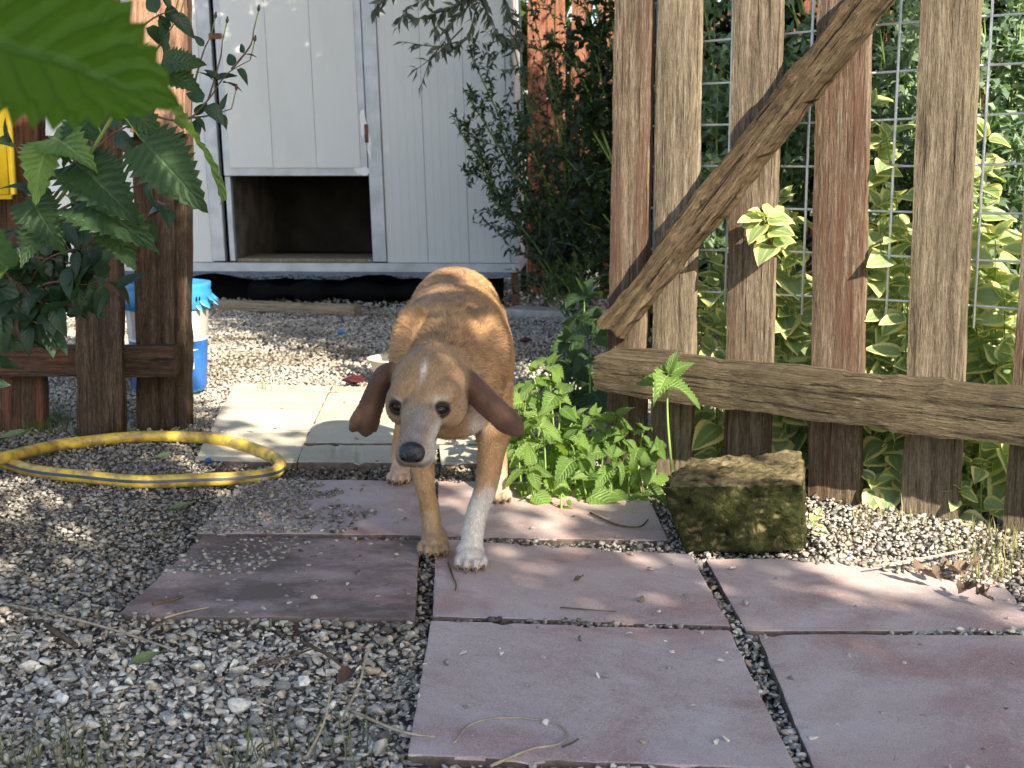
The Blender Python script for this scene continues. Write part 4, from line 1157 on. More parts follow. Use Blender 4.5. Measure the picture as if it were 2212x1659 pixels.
tips = [(random.uniform(-0.6, 4.0), 9.3 + random.uniform(-0.3, 0.3), random.uniform(0.4, 2.8)) for _ in range(110)]
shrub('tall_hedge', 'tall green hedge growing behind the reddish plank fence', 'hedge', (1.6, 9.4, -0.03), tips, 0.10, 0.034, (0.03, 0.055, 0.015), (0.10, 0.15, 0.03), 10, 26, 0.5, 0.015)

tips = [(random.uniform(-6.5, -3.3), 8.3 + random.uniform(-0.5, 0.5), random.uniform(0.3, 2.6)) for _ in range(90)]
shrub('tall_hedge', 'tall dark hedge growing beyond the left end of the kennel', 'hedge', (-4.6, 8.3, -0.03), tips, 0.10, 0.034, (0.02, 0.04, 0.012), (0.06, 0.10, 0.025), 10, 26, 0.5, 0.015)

# ------------------------------------------------------------------ plants in the upper left foreground
big = thing('large_leaf_nettle', P(-520, 1500), 'tall nettle with one huge blurred leaf hanging into the picture', 'plant')
s1 = PY(-420, 60, 0.72)
s0 = Vector((s1.x - 0.05, 0.74, -0.03))
tube('stem', catmull([s0, Vector((s1.x - 0.02, 0.73, 0.4)), s1], 6), 0.004, MAT['stem'], big, 6)
BIG = leaf_mesh('big_leaf', MAT['big_leaf'], 1.32, 12, 0.15, 0.10, 0.06, 0.06, 'heart', 3)
BIG2 = leaf_mesh('big_leaf', MAT['nettle_dark'], 1.1, 13, 0.14, 0.08, 0.05, 0.04, 'heart', 4)
a = PY(-170, 45, 0.66); b = PY(400, 208, 0.72)
obj('leaf', BIG, big, leaf_frame(a, b - a, (0.22, 0.62, 0.72), (b - a).length * 0.98))
tube('leaf_stalk', catmull([s1, s1.lerp(a, 0.5) + Vector((0, 0, 0.01)), a], 4), 0.0022, MAT['stem'], big, 6)
a = PY(-260, 470, 0.84); b = PY(45, 560, 0.88)
obj('leaf', BIG2, big, leaf_frame(a, b - a, (0.2, -0.8, 0.5), (b - a).length))
tube('leaf_stalk', catmull([Vector((s1.x - 0.02, 0.73, 0.5)), a], 4), 0.002, MAT['stem'], big, 6)
# nettle further back, toothed leaves over the left fence
n2 = thing('toothed_leaf_nettle', P(-190, 1250), 'nettle with drooping toothed leaves in front of the left fence', 'plant')
n0 = P(20, 1250); nb_ = P(-190, 1250)
st = catmull([nb_ + Vector((0, 0, -0.03)), PY(-120, 800, n0.y), PY(60, 520, n0.y - 0.05), PY(150, 400, n0.y - 0.05), PY(250, 240, n0.y - 0.1), PY(300, 140, n0.y - 0.1)], 6)
tube('stem', st, 0.0035, MAT['stem'], n2, 6)
def lf2(u0, v0, u1, v1, Y0, Y1, n, meshes, root=n2, i=0, near=None):
    a, b = PY(u0, v0, Y0), PY(u1, v1, Y1)
    obj('leaf', meshes[i % len(meshes)], root, leaf_frame(a, b - a, n, (b - a).length))
    src = min(near or st, key=lambda q: (q - a).length)
    tube('leaf_stalk', [src, src.lerp(a, 0.5) + Vector((0, 0, 0.006)), a], 0.0014, MAT['stem'], root, 5)
yn = n0.y
lf2(352, 225, 530, 396, yn - 0.1, yn - 0.14, (0.62, 0.45, 0.75), NET, i=1)
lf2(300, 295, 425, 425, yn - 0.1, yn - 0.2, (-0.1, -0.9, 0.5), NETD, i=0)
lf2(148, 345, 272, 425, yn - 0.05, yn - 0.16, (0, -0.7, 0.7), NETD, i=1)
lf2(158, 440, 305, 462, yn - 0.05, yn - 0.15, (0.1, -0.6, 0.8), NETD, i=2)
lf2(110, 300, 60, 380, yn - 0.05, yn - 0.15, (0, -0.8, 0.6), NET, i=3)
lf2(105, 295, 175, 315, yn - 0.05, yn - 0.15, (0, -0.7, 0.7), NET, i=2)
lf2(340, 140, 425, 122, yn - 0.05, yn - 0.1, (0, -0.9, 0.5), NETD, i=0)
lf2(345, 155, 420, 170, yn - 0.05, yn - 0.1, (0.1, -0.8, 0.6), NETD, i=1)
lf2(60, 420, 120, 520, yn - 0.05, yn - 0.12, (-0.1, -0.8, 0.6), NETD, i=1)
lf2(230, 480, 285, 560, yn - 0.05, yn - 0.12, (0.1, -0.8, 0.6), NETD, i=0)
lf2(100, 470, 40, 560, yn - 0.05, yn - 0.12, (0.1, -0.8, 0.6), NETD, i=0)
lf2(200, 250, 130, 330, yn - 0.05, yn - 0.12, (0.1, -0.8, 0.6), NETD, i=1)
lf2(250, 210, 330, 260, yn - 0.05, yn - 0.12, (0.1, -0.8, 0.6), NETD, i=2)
# woody shrub with ovate leaves
ws = thing('woody_shrub', P(-90, 1080), 'woody shrub with dark ovate leaves in front of the left fence', 'shrub')
w0 = P(-90, 1080)
def branch(pts, r, leaves, lsize, t0=0.2, berries=False):
    pp = catmull(pts, 6)
    tube('branch', pp, [r * (1 - 0.7 * i / len(pp)) for i in range(len(pp))], MAT['twig'], ws, 6)
    for k in range(leaves):
        f = t0 + (1 - t0) * (k + random.random() * 0.6) / leaves
        i = min(int(f * (len(pp) - 1)), len(pp) - 2)
        tan = (pp[i + 1] - pp[i]).normalized()
        for q in (-1, 1):
            if random.random() < 0.12: continue
            d = tan * 0.4 + tan.cross(Vector((0, -1, 0.2))) * q + Vector(RNG.normal(size=3)) * 0.35 + Vector((0, 0, -0.15))
            obj('leaf', random.choice(GLO), ws, leaf_frame(pp[i], d, Vector((0, -0.5, 0.8)) + Vector(RNG.normal(size=3)) * 0.35, lsize * random.uniform(0.75, 1.2)))
    if berries:
        for k in range(1):
            e = pp[-1] + Vector((0.01, 0, 0.035))
            tube('bud_stalk', [pp[-1], e], 0.0012, MAT['stem'], ws, 5)
            tube('bud', [e, e + Vector((0.001, 0, 0.005)), e + Vector((0.002, 0, 0.012))], [0.002, 0.0032, 0.0012], MAT['twig'], ws, 6)
Yw = w0.y - 0.3
main = [w0 + Vector((0, 0, -0.03)), PY(-60, 820, Yw), PY(30, 640, Yw), PY(120, 420, Yw)]
branch(main, 0.008, 9, 0.075, 0.35)
for pts, n_, s_ in (([(60, 640), (140, 600), (250, 560)], 5, 0.07), ([(50, 700), (120, 680), (190, 640)], 4, 0.075), ([(40, 620), (20, 650), (-30, 660)], 4, 0.08), ([(60, 560), (160, 540), (300, 480), (370, 440)], 5, 0.055),
                    ([(60, 600), (120, 640), (140, 700)], 4, 0.07), ([(100, 470), (180, 430), (300, 400), (360, 360)], 3, 0.05), ([(120, 420), (230, 300), (330, 250)], 4, 0.06), ([(110, 430), (150, 540), (230, 580)], 5, 0.07),
                    ([(60, 620), (100, 560), (190, 530)], 5, 0.07), ([(30, 600), (0, 540), (-40, 480)], 4, 0.07), ([(50, 660), (20, 600), (-10, 560)], 4, 0.07), ([(80, 450), (40, 330), (10, 300)], 2, 0.05),
                    ([(40, 640), (110, 610), (180, 615), (240, 600)], 6, 0.075), ([(30, 640), (60, 690), (110, 700)], 5, 0.075), ([(60, 560), (120, 560), (200, 590), (260, 640)], 6, 0.07), ([(40, 600), (80, 650), (160, 660)], 5, 0.07), ([(20, 620), (-20, 600), (-50, 620)], 5, 0.08), ([(60, 540), (110, 500), (150, 470), (220, 500)], 5, 0.065)):
    branch([PY(u, v, Yw - 0.03 * i) for i, (u, v) in enumerate(pts)], 0.0032, n_, s_, 0.15)
for pts, n_, s_ in (([(330, 250), (400, 260), (450, 215), (490, 160), (540, 130)], 4, 0.045), ([(400, 255), (450, 250), (500, 235)], 2, 0.04), ([(300, 160), (350, 90), (390, 30)], 3, 0.055), ([(270, 90), (330, 40), (380, 20)], 3, 0.06),
                    ([(450, 215), (475, 130), (480, 90)], 1, 0.04), ([(500, 150), (540, 100), (548, 65)], 1, 0.03), ([(420, 180), (440, 110), (455, 80)], 1, 0.03)):
    branch([PY(u, v, Yw - 0.06) for u, v in pts], 0.0024, n_, s_, 0.3, True)
branch([PY(120, 420, Yw), PY(230, 300, Yw - 0.03), PY(330, 250, Yw - 0.06)], 0.003, 2, 0.05)
branch([PY(330, 250, Yw - 0.06), PY(320, 200, Yw - 0.06), PY(300, 160, Yw - 0.06), PY(270, 90, Yw - 0.06)], 0.0028, 3, 0.055)

# ------------------------------------------------------------------ the dog
from mathutils.bvhtree import BVHTree
def ring_loft(st, k=20):
    """st: list of (centre, axis_a, axis_b) with axes already scaled"""
    V, F = [], []
    for c, a, b in st:
        for j in range(k):
            t = 2 * math.pi * j / k
            V.append(c + a * math.cos(t) + b * math.sin(t))
    n = len(st)
    for i in range(n - 1):
        for j in range(k): F.append((i * k + j, i * k + (j + 1) % k, (i + 1) * k + (j + 1) % k, (i + 1) * k + j))
    V.append(st[0][0]); V.append(st[-1][0])
    for j in range(k):
        F.append((len(V) - 2, (j + 1) % k, j)); F.append((len(V) - 1, (n - 1) * k + j, (n - 1) * k + (j + 1) % k))
    return V, F
def ellipsoid(c, ax, ay, az, n=14):
    st = []
    for i in range(1, n):
        t = math.pi * i / n
        st.append((c - az * math.cos(t), ax * math.sin(t), ay * math.sin(t)))
    st = [(c - az, ax * 0.02, ay * 0.02)] + st + [(c + az, ax * 0.02, ay * 0.02)]
    return ring_loft(st, 16)
def limb(pts):
    """pts: (Vector, ra, rb) - ra sideways, rb fore-aft"""
    pp = catmull([p for p, _, _ in pts], 5)
    ra = catmull([Vector((a, b, 0)) for _, a, b in pts], 5)
    st = []
    for i, p in enumerate(pp):
        t = (pp[min(i + 1, len(pp) - 1)] - pp[max(i - 1, 0)]).normalized()
        x = Vector((1, 0, 0)); x = (x - t * x.dot(t)).normalized()
        y = t.cross(x)
        st.append((p, x * ra[i].x, y * ra[i].y))
    return ring_loft(st, 18)
V3 = Vector
parts = []
# torso: (Y, X, zc, half width, half height)
TOR = [(2.345, -0.115, 0.325, 0.035, 0.045), (2.37, -0.115, 0.335, 0.068, 0.080), (2.43, -0.115, 0.352, 0.096, 0.108), (2.50, -0.118, 0.362, 0.112, 0.120), (2.60, -0.122, 0.366, 0.124, 0.129), (2.70, -0.126, 0.372, 0.128, 0.130),
       (2.80, -0.128, 0.385, 0.122, 0.122), (2.88, -0.130, 0.402, 0.112, 0.110), (2.96, -0.132, 0.420, 0.107, 0.104), (3.04, -0.134, 0.428, 0.100, 0.100), (3.11, -0.135, 0.424, 0.080, 0.084), (3.16, -0.135, 0.414, 0.045, 0.05), (3.175, -0.135, 0.41, 0.01, 0.015)]
cs = catmull([V3((x, y, z)) for y, x, z, _, _ in TOR], 4); rr = catmull([V3((a, b, 0)) for *_, a, b in TOR], 4)
parts.append(ring_loft([(c, V3((max(r.x, 0.004), 0, 0)), V3((0, 0, max(r.y, 0.004)))) for c, r in zip(cs, rr)], 28))
# spine ridge and shoulder blades
parts.append(ellipsoid(V3((-0.192, 2.49, 0.395)), V3((0.047, 0, 0)), V3((0, 0.065, 0)), V3((0, 0.03, 0.095))))
parts.append(ellipsoid(V3((-0.050, 2.49, 0.395)), V3((0.047, 0, 0)), V3((0, 0.065, 0)), V3((0, 0.03, 0.095))))
# head frame
HC = PY(926, 838, 2.285); NOSE = PY(882, 990, 2.075)
hf = (NOSE - HC).normalized()
hs_ = hf.cross(V3((0.055, 0, 1))).normalized()        # dog's left = image right
if hs_.x < 0: hs_ = -hs_
hu = hs_.cross(hf).normalized()
if hu.z < 0: hu = -hu
def H(x, y, z): return HC + hs_ * x + hf * y + hu * z
def hell(x, y, z, a, b, c): parts.append(ellipsoid(H(x, y, z), hs_ * a, hf * b, hu * c))
HL_ = (NOSE - HC).length
hell(0, -0.004, 0.006, 0.069, 0.076, 0.059)
hell(0, -0.045, 0.012, 0.052, 0.05, 0.048)            # occiput
for q in (-1, 1):
    hell(q * 0.030, 0.040, 0.016, 0.033, 0.034, 0.030)   # brow
    hell(q * 0.041, 0.028, -0.016, 0.033, 0.048, 0.039)   # cheek
    hell(q * 0.0165, 0.150, -0.036, 0.0185, 0.040, 0.023)  # flews
hm = [(0.025, 0.004, 0.056, 0.050), (0.060, -0.003, 0.047, 0.042), (0.090, -0.011, 0.0355, 0.035), (0.125, -0.018, 0.0305, 0.032), (0.155, -0.022, 0.0305, 0.031), (0.180, -0.022, 0.028, 0.0275), (0.196, -0.020, 0.018, 0.019)]
parts.append(ring_loft([(H(0, y, z), hs_ * a, hu * b) for y, z, a, b in hm], 22))
parts.append(ring_loft([(H(0, y, z), hs_ * a, hu * b) for y, z, a, b in ((0.0, -0.038, 0.036, 0.028), (0.06, -0.047, 0.028, 0.018), (0.12, -0.052, 0.021, 0.013), (0.165, -0.050, 0.014, 0.009))], 16))
# neck
parts.append(limb([(H(0, -0.02, -0.012), 0.058, 0.055), (V3((-0.135, 2.385, 0.372)), 0.070, 0.070), (V3((-0.122, 2.47, 0.372)), 0.092, 0.092), (V3((-0.12, 2.56, 0.372)), 0.10, 0.105)]))
# ears
EARS = []
def ear(st, thick, fork=False):
    sts, pr = [], []
    for u, v, Y, w in st: pr.append((PY(u, v, Y), w * 1.18))
    for i, (p, w) in enumerate(pr):
        t = (pr[min(i + 1, len(pr) - 1)][0] - pr[max(i - 1, 0)][0]).normalized()
        n = V3((0.0, -1, 0.25)); n = (n - t * n.dot(t)).normalized()
        sd = t.cross(n)
        sts.append((p, sd * w, n * thick))
    EARS.append([p for p, _ in pr])
    pc = catmull([s[0] for s in sts], 4); pa = catmull([s[1] for s in sts], 4); pb = catmull([s[2] for s in sts], 4)
    V, F = ring_loft(list(zip(pc, pa, pb)), 24)
    for i in range(len(pc)):                            # edges curl back, with a soft lengthwise fold
        f = i / len(pc)
        for j in range(24):
            w = math.cos(2 * math.pi * j / 24)
            V[i * 24 + j] = V[i * 24 + j] - pb[i].normalized() * (pa[i].length * 0.55 * (w - 0.25) ** 2 - 0.004 * math.sin(5 * f + 2.5 * w))
    return V, F
parts.append(ear([(860, 806, 2.305, 0.022), (836, 815, 2.30, 0.0235), (815, 842, 2.285, 0.019), (799, 880, 2.275, 0.020), (787, 908, 2.27, 0.023), (780, 922, 2.268, 0.0235)], 0.0068))
parts.append(ear([(782, 905, 2.27, 0.018), (766, 920, 2.268, 0.012), (755, 931, 2.268, 0.004)], 0.0055))
parts.append(ear([(796, 905, 2.27, 0.018), (790, 928, 2.268, 0.014), (783, 942, 2.268, 0.006)], 0.0055))
parts.append(ear([(985, 806, 2.31, 0.020), (1010, 824, 2.30, 0.0225), (1040, 855, 2.28, 0.0225), (1070, 885, 2.265, 0.0210), (1098, 910, 2.255, 0.0205), (1120, 930, 2.25, 0.013), (1129, 938, 2.25, 0.004)], 0.0072))
# legs and paws
FEET = []
def paw(tip, yaw=0.0, s=1.0):
    c, sn = math.cos(yaw), math.sin(yaw)
    fx = V3((c, sn, 0)); fy = V3((-sn, c, 0))           # fy points backwards
    o = V3((tip.x, tip.y, 0.0)) + fy * 0.052 * s
    def L(x, y, z): return o + fx * x * s + fy * y * s + V3((0, 0, z * s))
    parts.append(ellipsoid(L(0, 0.004, 0.021), fx * 0.025 * s, fy * 0.034 * s, V3((0, 0, 0.0215 * s))))
    claws = []
    for x, y, w in ((-0.0245, -0.016, 0.0088), (-0.0086, -0.031, 0.0092), (0.0086, -0.031, 0.0092), (0.0245, -0.016, 0.0088)):
        parts.append(ellipsoid(L(x, y, 0.0125), fx * w * 0.86 * s, fy * 0.020 * s, V3((0, 0, 0.0135 * s))))
        parts.append(ellipsoid(L(x * 0.8, y + 0.022, 0.026), fx * w * 0.8 * s, fy * 0.018 * s + V3((0, 0, 0.01)), V3((0, 0, 0.012 * s))))
        claws.append((L(x, y - 0.012, 0.012), L(x, y - 0.024, 0.008), L(x, y - 0.029, 0.0025)))
    FEET.append(claws)
    return L
RF, LF, HLp, HRp = P(1017, 1240), P(932, 1209), P(856, 1049), P(1081, 1090)
L = paw(RF, 0.03)
parts.append(limb([(L(0, 0.012, 0.022), 0.023, 0.024), (PY(1022, 1150, RF.y + 0.075), 0.0215, 0.023), (PY(1031, 1105, RF.y + 0.095), 0.0205, 0.022), (PY(1048, 1055, 2.455), 0.0225, 0.025), (PY(1058, 1005, 2.47), 0.0255, 0.031), (PY(1064, 955, 2.49), 0.030, 0.042), (PY(1062, 900, 2.50), 0.040, 0.055), (PY(1050, 840, 2.50), 0.05, 0.07)]))
L = paw(LF, -0.04)
parts.append(limb([(L(0, 0.012, 0.022), 0.0225, 0.024), (PY(934, 1140, LF.y + 0.07), 0.0205, 0.022), (PY(928, 1100, LF.y + 0.08), 0.0195, 0.021), (PY(920, 1060, 2.50), 0.0195, 0.024), (PY(913, 1015, 2.51), 0.0235, 0.031), (PY(907, 965, 2.52), 0.030, 0.042), (PY(905, 905, 2.52), 0.040, 0.055), (PY(915, 845, 2.51), 0.05, 0.07)]))
L = paw(HLp, -0.10, 0.95)
parts.append(limb([(L(0, 0.015, 0.022), 0.021, 0.023), (V3((HLp.x, HLp.y + 0.085, 0.07)), 0.018, 0.022), (V3((HLp.x + 0.01, HLp.y + 0.11, 0.145)), 0.020, 0.026), (V3((HLp.x + 0.03, HLp.y + 0.02, 0.24)), 0.040, 0.055), (V3((-0.215, 2.96, 0.315)), 0.050, 0.085), (V3((-0.198, 3.02, 0.41)), 0.056, 0.10)]))
L = paw(HRp, 0.10, 0.95)
parts.append(limb([(L(0, 0.015, 0.022), 0.021, 0.023), (V3((HRp.x - 0.002, HRp.y + 0.085, 0.07)), 0.018, 0.022), (V3((HRp.x - 0.008, HRp.y + 0.12, 0.145)), 0.020, 0.026), (V3((HRp.x - 0.012, HRp.y + 0.045, 0.24)), 0.040, 0.055), (V3((-0.052, 2.94, 0.315)), 0.050, 0.085), (V3((-0.072, 3.01, 0.41)), 0.056, 0.10)]))
# tail, carried low behind
tp = catmull([V3((-0.135, 3.13, 0.44)), V3((-0.13, 3.21, 0.40)), V3((-0.12, 3.26, 0.30)), V3((-0.12, 3.29, 0.20))], 6)
parts.append(tube_data(tp, [0.026 * (1 - 0.65 * i / len(tp)) for i in range(len(tp))], 12))
V, F = merge(parts)
tmp = bpy.data.objects.new('tmp_dog', mesh_np('tmp_dog', np.array([tuple(v) for v in V]), F, None))
bm = bmesh.new(); bm.from_mesh(tmp.data); bmesh.ops.recalc_face_normals(bm, faces=bm.faces[:]); bm.to_mesh(tmp.data); bm.free()
COL.objects.link(tmp)
rm = tmp.modifiers.new('r', 'REMESH'); rm.mode = 'VOXEL'; rm.voxel_size = 0.0029; rm.use_smooth_shade = True
sm = tmp.modifiers.new('s', 'SMOOTH'); sm.factor = 0.5; sm.iterations = 6
bpy.context.view_layer.update()
dm = bpy.data.meshes.new_from_object(tmp.evaluated_get(bpy.context.evaluated_depsgraph_get()))
bpy.data.objects.remove(tmp)
nv = len(dm.vertices)
co = np.zeros(nv * 3, dtype=np.float32); dm.vertices.foreach_get('co', co); co = co.reshape(-1, 3)
# soft larger-scale unevenness of the coat
nrm = np.zeros(nv * 3, dtype=np.float32); dm.vertices.foreach_get('normal', nrm); nrm = nrm.reshape(-1, 3)
dsp = np.array([0.0016 * mnoise.noise(V3(c) * 22) for c in co])
dsp *= np.clip((co[:, 1] - 2.3) / 0.15, 0.2, 1)
co += nrm * dsp[:, None]
dm.vertices.foreach_set('co', co.ravel()); dm.update()
bvh = BVHTree.FromPolygons([V3(c) for c in co], [tuple(p.vertices) for p in dm.polygons])
def hit(u, v):
    d = ray(u, v).normalized()
    loc, n, i, dist = bvh.ray_cast(CAM, d)
    if n is not None and n.dot(d) > 0: n = -n
    return (loc, n) if loc else (PY(u, v, 2.2), -d)
EYES, EN = [], []
for u, v in ((859, 880), (953, 886)):
    loc, nn_ = hit(u, v); nn_ = (nn_ * 0.6 + hf * 0.5 + hu * 0.1).normalized(); EN.append(nn_); EYES.append(loc - nn_ * 0.0082)
# coat colours
def sst(a, b, x): 
    t = np.clip((x - a) / (b - a), 0, 1); return t * t * (3 - 2 * t)
tan = np.array((0.47, 0.285, 0.138)); tan_d = np.array((0.28, 0.160, 0.080)); tan_l = np.array((0.56, 0.38, 0.21))
white = np.array((0.68, 0.64, 0.58)); grey = np.array((0.21, 0.185, 0.165)); earc = np.array((0.080, 0.040, 0.025)); sand = np.array((0.37, 0.27, 0.165)); headc = np.array((0.30, 0.192, 0.108)); dark = np.array((0.018, 0.014, 0.013))
def coat(c):
    n = len(c)
    nz = np.array([mnoise.noise(V3(q) * 9) for q in c]); n2 = np.array([mnoise.noise(V3(q) * 40) for q in c]); n3 = np.array([mnoise.noise(V3((q[0] * 60, q[1] * 60, q[2] * 16))) for q in c])
    col = tan + (tan_d - tan) * np.clip(0.45 + 0.9 * nz, 0, 1)[:, None]
    spine = np.exp(-((c[:, 0] + 0.127) / 0.045) ** 2) * sst(2.45, 2.6, c[:, 1]) * sst(0.40, 0.48, c[:, 2])
    col = col + (tan_d * 1.05 - col) * (0.45 * spine)[:, None]
    under = sst(0.30, 0.24, c[:, 2]) * sst(2.42, 2.5, c[:, 1]) * (np.abs(c[:, 0] + 0.125) < 0.09)
    col = col + (tan_l - col) * (0.6 * under)[:, None]
    hv = c - np.array(HC)
    hx, hy, hz = hv @ np.array(hs_), hv @ np.array(hf), hv @ np.array(hu)
    ish = sst(2.40, 2.33, c[:, 1]) * (c[:, 2] > 0.2)
    col = col + (headc * (1 + 0.12 * nz)[:, None] - col) * (0.85 * ish)[:, None]
    # muzzle
    mz = sst(0.068, 0.125, hy + 0.014 * n2) * ish
    col = col + (np.array((0.30, 0.228, 0.158)) * (1 + 0.25 * n2)[:, None] - col) * (0.8 * mz)[:, None]
    side_w = mz * sst(0.010, 0.026, hx + 0.004 * n2) * sst(0.01, -0.01, hz)
    col = col + (white - col) * (0.55 * side_w)[:, None]
    br = np.exp(-((hx - 0.002) / 0.017) ** 2) * sst(0.075, 0.12, hy) * sst(-0.03, -0.005, hz + 0.0) * ish
    col = col + (np.array((0.20, 0.185, 0.18)) * (1 + 0.3 * n2)[:, None] - col) * (0.8 * br)[:, None]
    blz = np.exp(-((hx + 0.003) / 0.0045) ** 2) * np.exp(-((hy - 0.035) / 0.018) ** 2) * (hz > 0.02)
    col = col + (white * 1.1 - col) * (0.9 * np.clip(blz, 0, 1) * ish)[:, None]
    fur = np.exp(-((hx + 0.002 - 0.003 * n2) / 0.004) ** 2) * sst(0.03, 0.05, hy) * sst(0.10, 0.07, hy) * (hz > 0.005)
    col = col + (headc * 0.72 - col) * (0.6 * fur * ish)[:, None]
    for e, q in zip(EYES, (-1, 1)):
        ev = c - np.array(e)
        ex, ey, ez = ev @ np.array(hs_), ev @ np.array(hf), ev @ np.array(hu)
        rr_ = np.sqrt((ex / 1.25) ** 2 + ez ** 2 + (ey * 0.9) ** 2)
        brow = np.exp(-((ex) / 0.014) ** 2 - ((ez - 0.019 + 0.15 * ey) / 0.006) ** 2) * (np.abs(ey) < 0.03)
        col = col + (np.array((0.62, 0.55, 0.46)) - col) * (0.55 * brow)[:, None]
        m_ = sst(0.0195, 0.0145, rr_)
        tear = np.exp(-((ex + q * 0.012) / 0.006) ** 2 - ((ey - 0.016) / 0.009) ** 2) * (np.abs(ez) < 0.025)
        col = col + (dark - col) * np.clip(m_ * 0.95 + 0.6 * tear, 0, 1)[:, None]
    # lips and around the nose
    lip = sst(0.165, 0.178, hy) * np.exp(-((hz + 0.038) / 0.006) ** 2) * ish
    col = col + (dark * 2 - col) * (0.7 * lip)[:, None]
    nb = sst(0.022, 0.013, np.sqrt((hx * 0.85) ** 2 + (hz + 0.012) ** 2)) * sst(0.172, 0.185, hy) * ish
    col = col + (dark - col) * nb[:, None]
    # ears
    dl = np.full(n, 9.0)
    for pl in EARS:
        for a, b in zip(pl[:-1], pl[1:]):
            a_, b_ = np.array(a), np.array(b); ab = b_ - a_
            t = np.clip(((c - a_) @ ab) / (ab @ ab), 0, 1)
            dd = np.linalg.norm(c - (a_ + t[:, None] * ab), axis=1)
            dl = np.minimum(dl, dd)
    em = sst(0.034, 0.022, dl) * sst(0.058, 0.076, np.abs(hx)) * (c[:, 1] < 2.36)
    col = col + (earc * (1 + 0.5 * nz + 0.35 * n2)[:, None] - col) * (0.95 * em)[:, None]
    # chest patch
    ch = np.exp(-((c[:, 0] + 0.066) / 0.015) ** 2 - ((c[:, 2] - 0.27) / 0.03) ** 2) * sst(2.50, 2.44, c[:, 1]) * (1 - mz) * (hy < 0.03)
    col = col + (white - col) * np.clip(1.0 * ch, 0, 0.75)[:, None]
    # legs
    fr = c[:, 1] < 2.66
    r_leg = fr & (c[:, 0] > -0.122) & (c[:, 2] < 0.21); l_leg = fr & (c[:, 0] <= -0.122) & (c[:, 2] < 0.16)
    w1 = sst(0.165, 0.115, c[:, 2] + 0.02 * n2 + 0.01 * n3) * r_leg
    col = col + (np.array((0.62, 0.585, 0.54)) * (1 + 0.22 * n2)[:, None] - col) * (0.92 * w1)[:, None]
    w2 = sst(0.11, 0.06, c[:, 2] + 0.02 * n2) * l_leg
    col = col + (sand * (1 + 0.2 * n2)[:, None] - col) * (0.85 * w2)[:, None]
    w3 = sst(0.10, 0.03, c[:, 2] + 0.015 * n2) * (~fr)
    col = col + (np.array((0.60, 0.45, 0.33)) - col) * (0.85 * w3)[:, None]
    low = sst(0.022, 0.008, c[:, 2])
    col = col + (np.array((0.42, 0.29, 0.20)) - col) * (0.5 * low)[:, None]
    # thin dark gaps of bare skin between the toes
    return np.clip(col * (1 + 0.10 * n3[:, None]), 0.01, 0.9)
cols = coat(co.astype(np.float64))
ca = dm.color_attributes.new('Col', 'FLOAT_COLOR', 'POINT')
c4 = np.ones((nv, 4), dtype=np.float32); c4[:, :3] = cols
ca.data.foreach_set('color', c4.ravel())
m = M('dog_coat', 0.75, 0.2)
at = m.n('ShaderNodeAttribute', attribute_name='Col')
nz_ = m.noise(m.coord('Object', (1, 0.35, 0.6), rand=False), 260, 4, 0.6)
m.color(m.mix(m.ramp(nz_, [(0.35, 0.35), (0.65, 0.0)]), at.outputs['Color'], m.mix(1.0, at.outputs['Color'], (0.45, 0.40, 0.36), 'MULTIPLY')))
m.b.inputs['Sheen Weight'].default_value = 0.15
m.bump(nz_, 0.35, 0.002)
MAT['coat'] = m.m
m = M('dog_fur', 0.6, 0.25)
at = m.n('ShaderNodeAttribute', attribute_name='Col')
m.color(at.outputs['Color'])
MAT['fur'] = m.m
MAT['nose'] = plain('dog_nose', (0.014, 0.016, 0.020), 0.42, 0.5, 0.3, 300, 0.5)
MAT['claw'] = plain('claw', (0.15, 0.10, 0.08), 0.5, 0.4, 0.2)
m = M('dog_eye', 0.12, 0.25)
m.color((0.014, 0.007, 0.004))
MAT['eye'] = m.m
dm.materials.clear(); dm.materials.append(MAT['coat'])
dm.polygons.foreach_set('use_smooth', np.ones(len(dm.polygons), dtype=bool))
dog = thing('dog', (-0.127, 2.7, 0.0), 'tan hound with dark brown drooping ears and one white foreleg walking forward', 'dog')
obj('body', dm, dog)
m = M('eyelid', 0.55, 0.3); m.color((0.016, 0.011, 0.009)); MAT['lid'] = m.m
for e, en in zip(EYES, EN):
    ex = (hs_ - en * hs_.dot(en)).normalized(); ez = ex.cross(en)
    if ez.z < 0: ez = -ez
    c_ = e + en * 0.0088
    rp = [c_ + ex * 0.0142 * math.cos(t) + ez * (0.0094 if math.sin(t) > 0 else 0.0086) * math.sin(t) + en * 0.0016 * (1 - abs(math.cos(t)) * 1.6) for t in np.linspace(0, 2 * math.pi, 25)]
    tube('eyelid', rp, 0.0026, MAT['lid'], dog, 8)
for e in EYES:
    V_, F_ = ellipsoid(e, hs_ * 0.0132, hu * 0.0132, hf * 0.0132, 12)
    obj('eye', mesh_np('eye', V_, F_, MAT['eye']), dog)
# nose leather with nostrils
V_, F_ = merge([ellipsoid(H(0.0, 0.190, -0.0125), hs_ * 0.0225, hu * 0.0180, hf * 0.0165, 14), ellipsoid(H(0.0105, 0.193, -0.0145), hs_ * 0.0115, hu * 0.0125, hf * 0.0140, 12), ellipsoid(H(-0.0105, 0.193, -0.0145), hs_ * 0.0115, hu * 0.0125, hf * 0.0140, 12)])
nose = obj('nose', mesh_np('nose', V_, F_, MAT['nose']), dog)
for q in (-1, 1):
    V_, F_ = ellipsoid(H(q * 0.0115, 0.2035, -0.0175), hs_ * 0.0045 + hu * 0.001 * q, hu * 0.0035, hf * 0.004, 8)
    obj('nostril', mesh_np('nostril', V_, F_, MAT['black']), nose)
for claws in FEET:
    for a, b, c in claws:
        tube('claw', [a, b, c], [0.0034, 0.0026, 0.001], MAT['claw'], dog, 8)
